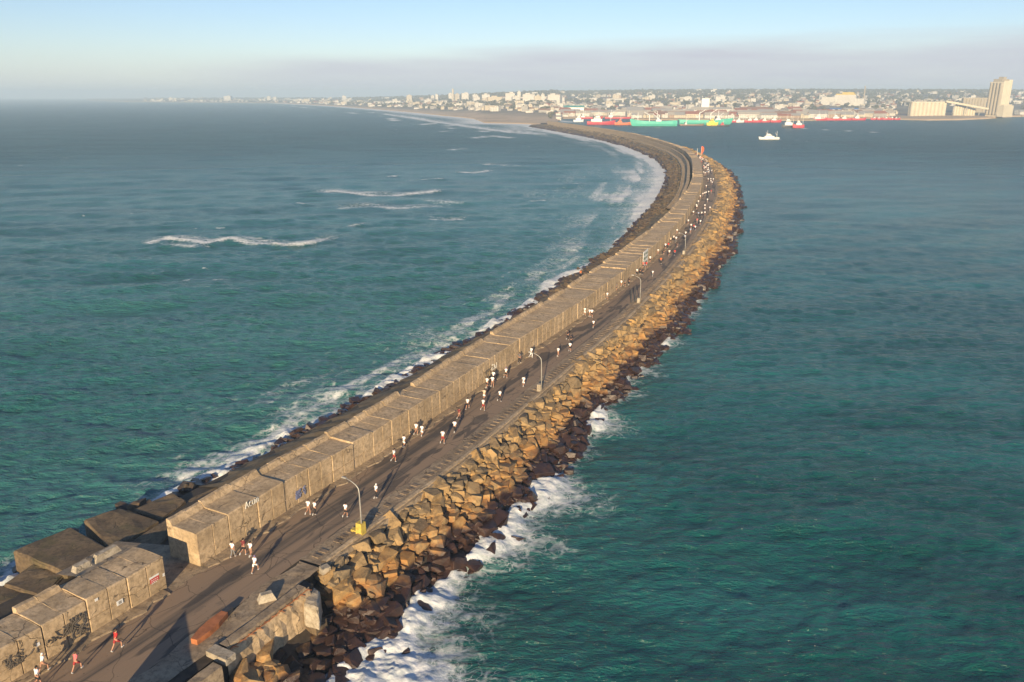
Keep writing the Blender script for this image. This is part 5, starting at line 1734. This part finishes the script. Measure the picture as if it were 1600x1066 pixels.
W, G, K, RD, PK, MR, OR, BL, BG = 'shirt_white', 'shirt_grey', 'shirt_black', 'shirt_red', 'shirt_pink', 'shirt_maroon', 'shirt_orange', 'shirt_blue', 'shirt_beige'
b_, g_, r_, n_, w_, sk_ = 'cloth_black', 'cloth_grey', 'cloth_red', 'cloth_navy', 'shirt_white', 'cloth_tan'
NEAR = [  # u, v, shirt, lower, label, away, pose, trousers, hair
    (183.5, 1017, RD, r_, 'person running in a red top and red shorts on dark asphalt below the short wall', True, 2, False, 'hair_brown'),
    (121, 1050, PK, r_, 'person running in a pink top and red shorts nearest the two red runners', True, 2, False, 'hair_brown'),
    (69, 1052, W, sk_, 'person running in white with tan legs along the short wall at the bottom edge', True, 2, False, 'cap_white'),
    (61, 1074, W, b_, 'person in white partly cut off by the bottom edge of the frame', True, 0, False, 'hair_dark'),
    (364.5, 871, W, g_, 'person in a white shirt and grey trousers walking at the foot of the long wall', True, 3, True, 'hair_dark'),
    (381.5, 868, MR, b_, 'person in dark red between two white shirts near the cut end of the long wall', True, 0, False, 'hair_dark'),
    (392.5, 871, W, sk_, 'person in a white shirt with wide arms, next to the dark red runner', True, 1, False, 'hair_dark'),
    (399, 895, W, w_, 'person all in white with a purple cap, alone in the middle of the road', True, 2, False, 'cap_purple'),
    (482.5, 805, W, sk_, 'person in white with bare legs on the wall side of a close pair', True, 0, False, 'hair_brown'),
    (492.5, 806, W, b_, 'person in white with black leggings on the road side of a close pair', True, 1, True, 'hair_brown'),
    (540.5, 809, W, b_, 'person in white shirt and black shorts facing the nearest lamp post', True, 0, False, 'hair_dark'),
    (588, 780, W, b_, 'person in white shirt and dark tights just past the nearest lamp post', True, 1, True, 'cap_white'),
    (616, 722, W, r_, 'person in white shirt and red shorts last of the line by the wall', True, 0, False, 'hair_dark'),
    (631.5, 700, W, w_, 'person in all white ahead of the red shorts runner by the wall', True, 1, False, 'hair_dark'),
    (650.5, 680.5, W, sk_, 'person in white with bare legs closest to the wall, in a side by side pair', True, 0, False, 'hair_brown'),
    (659.5, 683, W, w_, 'person in white on the road side of a pair near the wall', True, 1, False, 'hair_dark'),
    (692, 694, W, r_, 'person in white with a long shadow in the middle of the road, red legs', True, 0, False, 'hair_dark'),
    (710.5, 677.5, W, b_, 'person in white shirt and black tights behind the dark red runner', True, 1, True, 'hair_dark'),
    (717.5, 656, MR, sk_, 'person in dark red mid-road between two white shirts', True, 0, False, 'hair_dark'),
    (730.5, 640, W, b_, 'person in white by the pale lump on the pavement', True, 2, False, 'hair_dark'),
    (755, 642, W, r_, 'person in white shirt and red shorts directly below another white runner', True, 0, False, 'hair_dark'),
    (756.5, 626, BG, w_, 'person in beige just ahead of the red shorts runner', True, 1, False, 'hair_dark'),
    (781, 628, W, b_, 'person in broad white shirt and dark tights on the open road', True, 0, True, 'hair_dark'),
    (761, 608, W, b_, 'person in white nearest the dark ring scribble on the wall', True, 1, False, 'hair_dark'),
    (769.5, 606, W, sk_, 'person in white in front of a second white runner by the scribble', True, 0, False, 'hair_dark'),
    (771, 598, W, b_, 'person in white half hidden behind another by the scribble', True, 2, False, 'hair_dark'),
    (790.5, 591.5, W, b_, 'person in pale white shirt and black shorts short of the grey dressed runner', True, 0, False, 'cap_purple'),
    (818, 605.5, W, w_, 'person in white with pale shorts before the second lamp post', True, 1, False, 'hair_dark'),
    (811.5, 568, G, b_, 'person in grey and black walking close to the long wall', True, 3, True, 'hair_dark'),
    (830, 559.5, W, w_, 'person in white and white tights under the arm of the second lamp', True, 0, True, 'hair_dark'),
    (872, 558.5, W, sk_, 'person in long white shirt past the second lamp post', True, 1, False, 'hair_dark'),
    (890.5, 550, W, b_, 'person in white right behind the dark clothed pair', True, 0, False, 'hair_dark'),
    (892, 539, K, b_, 'person in black just ahead of a white shirt, near one of a pair', True, 1, True, 'hair_dark'),
    (887, 532, K, b_, 'person in black farther one of the dark pair', True, 0, True, 'hair_dark'),
    (927, 513.5, W, b_, 'person in white alone ahead of the dark pair', True, 1, False, 'hair_dark'),
    (913.5, 494, W, w_, 'person in white nearest the wall in a trio', True, 0, False, 'hair_dark'),
    (921, 496, W, sk_, 'person in white in the middle of a trio', True, 1, False, 'hair_dark'),
    (924.5, 497, W, b_, 'person in white on the road side of a trio', True, 0, False, 'hair_dark'),
    (942, 469.5, BG, w_, 'person in beige at the wall foot beside a white shirt', True, 1, False, 'hair_dark'),
    (948.5, 469, W, g_, 'person in white beside a beige runner at the wall foot', True, 0, False, 'hair_dark'),
    (962.5, 454.5, G, b_, 'person in dark grey before a white shirt at the wall foot', True, 0, False, 'hair_dark'),
    (970.5, 449.5, W, sk_, 'person in white between three dark runners', True, 1, False, 'hair_dark'),
    (976, 448, G, b_, 'person in dark grey beside a white shirt near the wall', True, 0, False, 'hair_dark'),
    (982.5, 446.5, K, b_, 'person in black leading the group near the wall', True, 1, True, 'hair_dark'),
    (995, 430.5, W, b_, 'person in white and black trousers just before the banner', True, 0, True, 'hair_dark'),
    (1000, 430, K, b_, 'person in black next to the white shirt before the banner', True, 1, True, 'hair_dark'),
    (1004, 430.5, K, b_, 'person in black on the road side before the banner', True, 0, True, 'hair_dark'),
    (1019.5, 433, W, g_, 'person in white alone near the third lamp post', True, 1, True, 'hair_dark'),
]
pr_ = random.Random(77)
for (u, v, sh, lo, lab, aw, pi, tr, hr) in NEAR:
    runner(u, v, sh, lo, lab, aw, pi, hr, True, tr, scale=pr_.uniform(0.94, 1.08), turn=pr_.uniform(-0.2, 0.2))
FARP = [(1005, 420, PK), (1009.5, 420, RD), (1015.5, 410.5, W), (1032.5, 413, OR), (1028, 399, W), (1037, 399, K), (1045.5, 400.5, W), (1054, 400.5, RD), (1036, 387.5, K), (1039.5, 390, W), (1044, 389, RD), (1047.5, 380.5, BG), (1052.5, 377, W),
        (1056, 379, W), (1057.5, 366.5, W), (1071, 370.5, W), (1070, 376, BL), (1058, 387.5, K), (1078.5, 365.5, BL), (1075, 351, W), (1079.5, 358, W), (1084, 359.5, RD), (1086, 361, W), (1089, 349.5, PK), (1094, 352, W), (1083, 337, W), (1091, 339, BL), (1096, 338.5, W),
        (1101, 338, W), (1101, 331.5, W), (1109, 330, W), (1101, 326.5, W), (1088, 326, W), (1091, 320, W), (1088.5, 328, W), (1105, 317, W), (1094, 311.5, W), (1098, 307.5, W), (1101, 306.5, W), (1103, 305.5, W), (1107, 304.5, W), (1111, 303, RD)]
SN = {W: 'white', G: 'grey', K: 'black', RD: 'red', PK: 'pink', OR: 'orange', BL: 'pale blue', BG: 'beige', MR: 'dark red'}
fr = random.Random(21)
FARP = FARP + []
for i in range(62):                                  # the crowd on the bend
    s_ = fr.choice([fr.gauss(425, 28), fr.uniform(345, 560), fr.gauss(500, 16)])
    s_ = min(640, max(338, s_))
    o_ = min(5.4, max(1.0, fr.gauss(2.7, 1.5)))
    q = P(s_, o_, R)
    uv = project(q.x, q.y, R)
    FARP.append((uv[0], uv[1], fr.choices([W, K, BL, RD, G], [12, 2.5, 1.2, 0.8, 1])[0]))
for u, v, sh in FARP:
    q = at(u, v, R)
    S_, O_ = so([q.x], [q.y])
    S_, O_ = float(S_[0]), float(O_[0])
    w_side = 'close to the wall' if O_ < 1.8 else ('mid-road' if O_ < 4.2 else 'on the kerb side')
    if S_ < 330: wh = along_words(S_)
    elif S_ < 440: wh = 'on the near half of the bend'
    elif S_ < 505: wh = 'on the bend short of the orange flag'
    else: wh = 'beyond the orange flag'
    runner(u, v, sh, fr.choice([b_, b_, b_, n_, g_, sk_]), 'small runner in %s %s, %s' % (SN[sh], w_side, wh), fr.random() < 0.8, fr.choice([0, 1, 2]), 'hair_dark', False, fr.random() < 0.4, turn=fr.uniform(-0.15, 0.15), scale=1.05, group='runners far along the breakwater')
q = at(907, 433, 3.0)
runner(0, 0, OR, b_, 'person in orange standing alone on the seaward rocks behind the wall', False, 3, 'hair_dark', False, True, Vector((q.x, q.y, 3.0)), group='people off the road')

# ------------------------------------------------------------------ air, sky, sun, camera
hz = MB()
hz.add([(-13500, -400, -2.7), (13500, -400, -2.7), (13500, 13500, -2.7), (-13500, 13500, -2.7), (-13500, -400, 112), (13500, -400, 112), (13500, 13500, 112), (-13500, 13500, 112)],
       [(3, 2, 1, 0), (4, 5, 6, 7), (0, 1, 5, 4), (1, 2, 6, 5), (2, 3, 7, 6), (3, 0, 4, 7)])
hm = bpy.data.materials.new('haze')
hm.use_nodes = True
hm.node_tree.nodes.clear()
ho = hm.node_tree.nodes.new('ShaderNodeOutputMaterial')
hv = hm.node_tree.nodes.new('ShaderNodeVolumePrincipled')
hv.inputs['Color'].default_value = (0.64, 0.82, 1.0, 1)
hv.inputs['Density'].default_value = 0.00022
hv.inputs['Anisotropy'].default_value = 0.0
hm.node_tree.links.new(hv.outputs[0], ho.inputs['Volume'])
o = hz.build('haze', hm)
o['kind'] = 'stuff'

SUN_EL = math.radians(14.5)
LX, LY = 0.11, 0.994                                  # where the light goes
w = bpy.data.worlds.new('World')
sc.world = w
w.use_nodes = True
nt = w.node_tree
nt.nodes.clear()
wo = nt.nodes.new('ShaderNodeOutputWorld')
bg = nt.nodes.new('ShaderNodeBackground')
sky = nt.nodes.new('ShaderNodeTexSky')
sky.sky_type = 'NISHITA'
sky.sun_disc = False
sky.sun_elevation = SUN_EL
sky.sun_rotation = math.atan2(-LX, -LY)
sky.air_density, sky.dust_density, sky.ozone_density = 1.0, 0.1, 3.5
bg.inputs[1].default_value = 0.076


def wn(typ, props=None, **ins):
    nd = nt.nodes.new(typ)
    for k, v in (props or {}).items(): setattr(nd, k, v)
    for k, v in ins.items():
        s_ = nd.inputs[int(k[1:]) if k[0] == '_' else k.replace('_', ' ')]
        if isinstance(v, bpy.types.NodeSocket): nt.links.new(v, s_)
        else: s_.default_value = v
    return nd


def wm(op, a, b=0.0):
    return wn('ShaderNodeMath', {'operation': op}, _0=a, _1=b).outputs[0]


def wramp(v, lo, hi):
    return wn('ShaderNodeMapRange', {'interpolation_type': 'SMOOTHSTEP'}, Value=v, From_Min=lo, From_Max=hi).outputs[0]


tc = nt.nodes.new('ShaderNodeTexCoord').outputs['Generated']
sx = wn('ShaderNodeSeparateXYZ', Vector=tc)
azn = wm('ARCTAN2', sx.outputs[0], sx.outputs[1])
el = sx.outputs[2]
vec = wn('ShaderNodeCombineXYZ', X=wm('MULTIPLY', azn, 5.0), Y=wm('MULTIPLY', el, 60.0)).outputs[0]
n1 = wn('ShaderNodeTexNoise', Vector=vec, Scale=1.2, Detail=7.0, Roughness=0.55).outputs[0]
n2 = wn('ShaderNodeTexNoise', Vector=vec, Scale=0.55, Detail=4.0, Roughness=0.5).outputs[0]
# top of the fog bank: higher to the right
topz = wm('ADD', 0.042, wm('MULTIPLY', wramp(azn, -0.22, 0.18), 0.02))
topz = wm('ADD', topz, wm('MULTIPLY', wm('SUBTRACT', n1, 0.5), 0.012))
topz = wm('ADD', topz, wm('MULTIPLY', wm('SUBTRACT', n2, 0.5), 0.024))
under = wm('SUBTRACT', topz, el)
fog = wramp(under, -0.009, 0.018)
fog = wm('MULTIPLY', fog, wramp(azn, -0.43, -0.2))
fog = wm('MULTIPLY', fog, wm('ADD', 0.38, wm('MULTIPLY', n1, 0.9)))
veil = wm('MULTIPLY', wm('SUBTRACT', 1.0, wramp(el, 0.0, 0.06)), 0.45)
mx0 = wn('ShaderNodeMix', {'data_type': 'RGBA'})
nt.links.new(veil, mx0.inputs[0])
tint = wn('ShaderNodeMix', {'data_type': 'RGBA', 'blend_type': 'MULTIPLY'})
tint.inputs[0].default_value = 1.0
nt.links.new(sky.outputs[0], tint.inputs[6])
tint.inputs[7].default_value = (1.08, 1.0, 1.08, 1)
nt.links.new(tint.outputs[2], mx0.inputs[6])
mx0.inputs[7].default_value = (4.2, 5.2, 6.4, 1)
mx1 = wn('ShaderNodeMix', {'data_type': 'RGBA'})
nt.links.new(fog, mx1.inputs[0])
nt.links.new(mx0.outputs[2], mx1.inputs[6])
mx1.inputs[7].default_value = (4.7, 4.75, 5.4, 1)
nt.links.new(mx1.outputs[2], bg.inputs[0])
nt.links.new(bg.outputs[0], wo.inputs[0])

sl = bpy.data.lights.new('sun', 'SUN')
sl.energy = 5.0
sl.angle = math.radians(0.55)
sl.color = (1.0, 0.78, 0.48)
so_ = link(bpy.data.objects.new('sun', sl))
so_.rotation_euler = Vector((LX * math.cos(SUN_EL), LY * math.cos(SUN_EL), -math.sin(SUN_EL))).to_track_quat('-Z', 'Y').to_euler()
so_.location = (0, -100, 200)

cam = bpy.data.cameras.new('camera')
cam.sensor_width = 36.0
cam.lens = F / 1600 * 36.0
cam.clip_end = 60000
cam.clip_start = 0.5
co = link(bpy.data.objects.new('camera', cam))
co.location = (0, 0, CAMH)
co.rotation_euler = (PI / 2 - PITCH, 0, 0)
sc.camera = co

sc.view_settings.view_transform = 'Standard'
sc.view_settings.look = 'None'
sc.view_settings.gamma = 1.0
sc.view_settings.exposure = 0.8
sc.cycles.use_denoising = True
sc.cycles.max_bounces = 6
sc.cycles.volume_bounces = 1
sc.cycles.caustics_reflective = False
sc.cycles.caustics_refractive = False
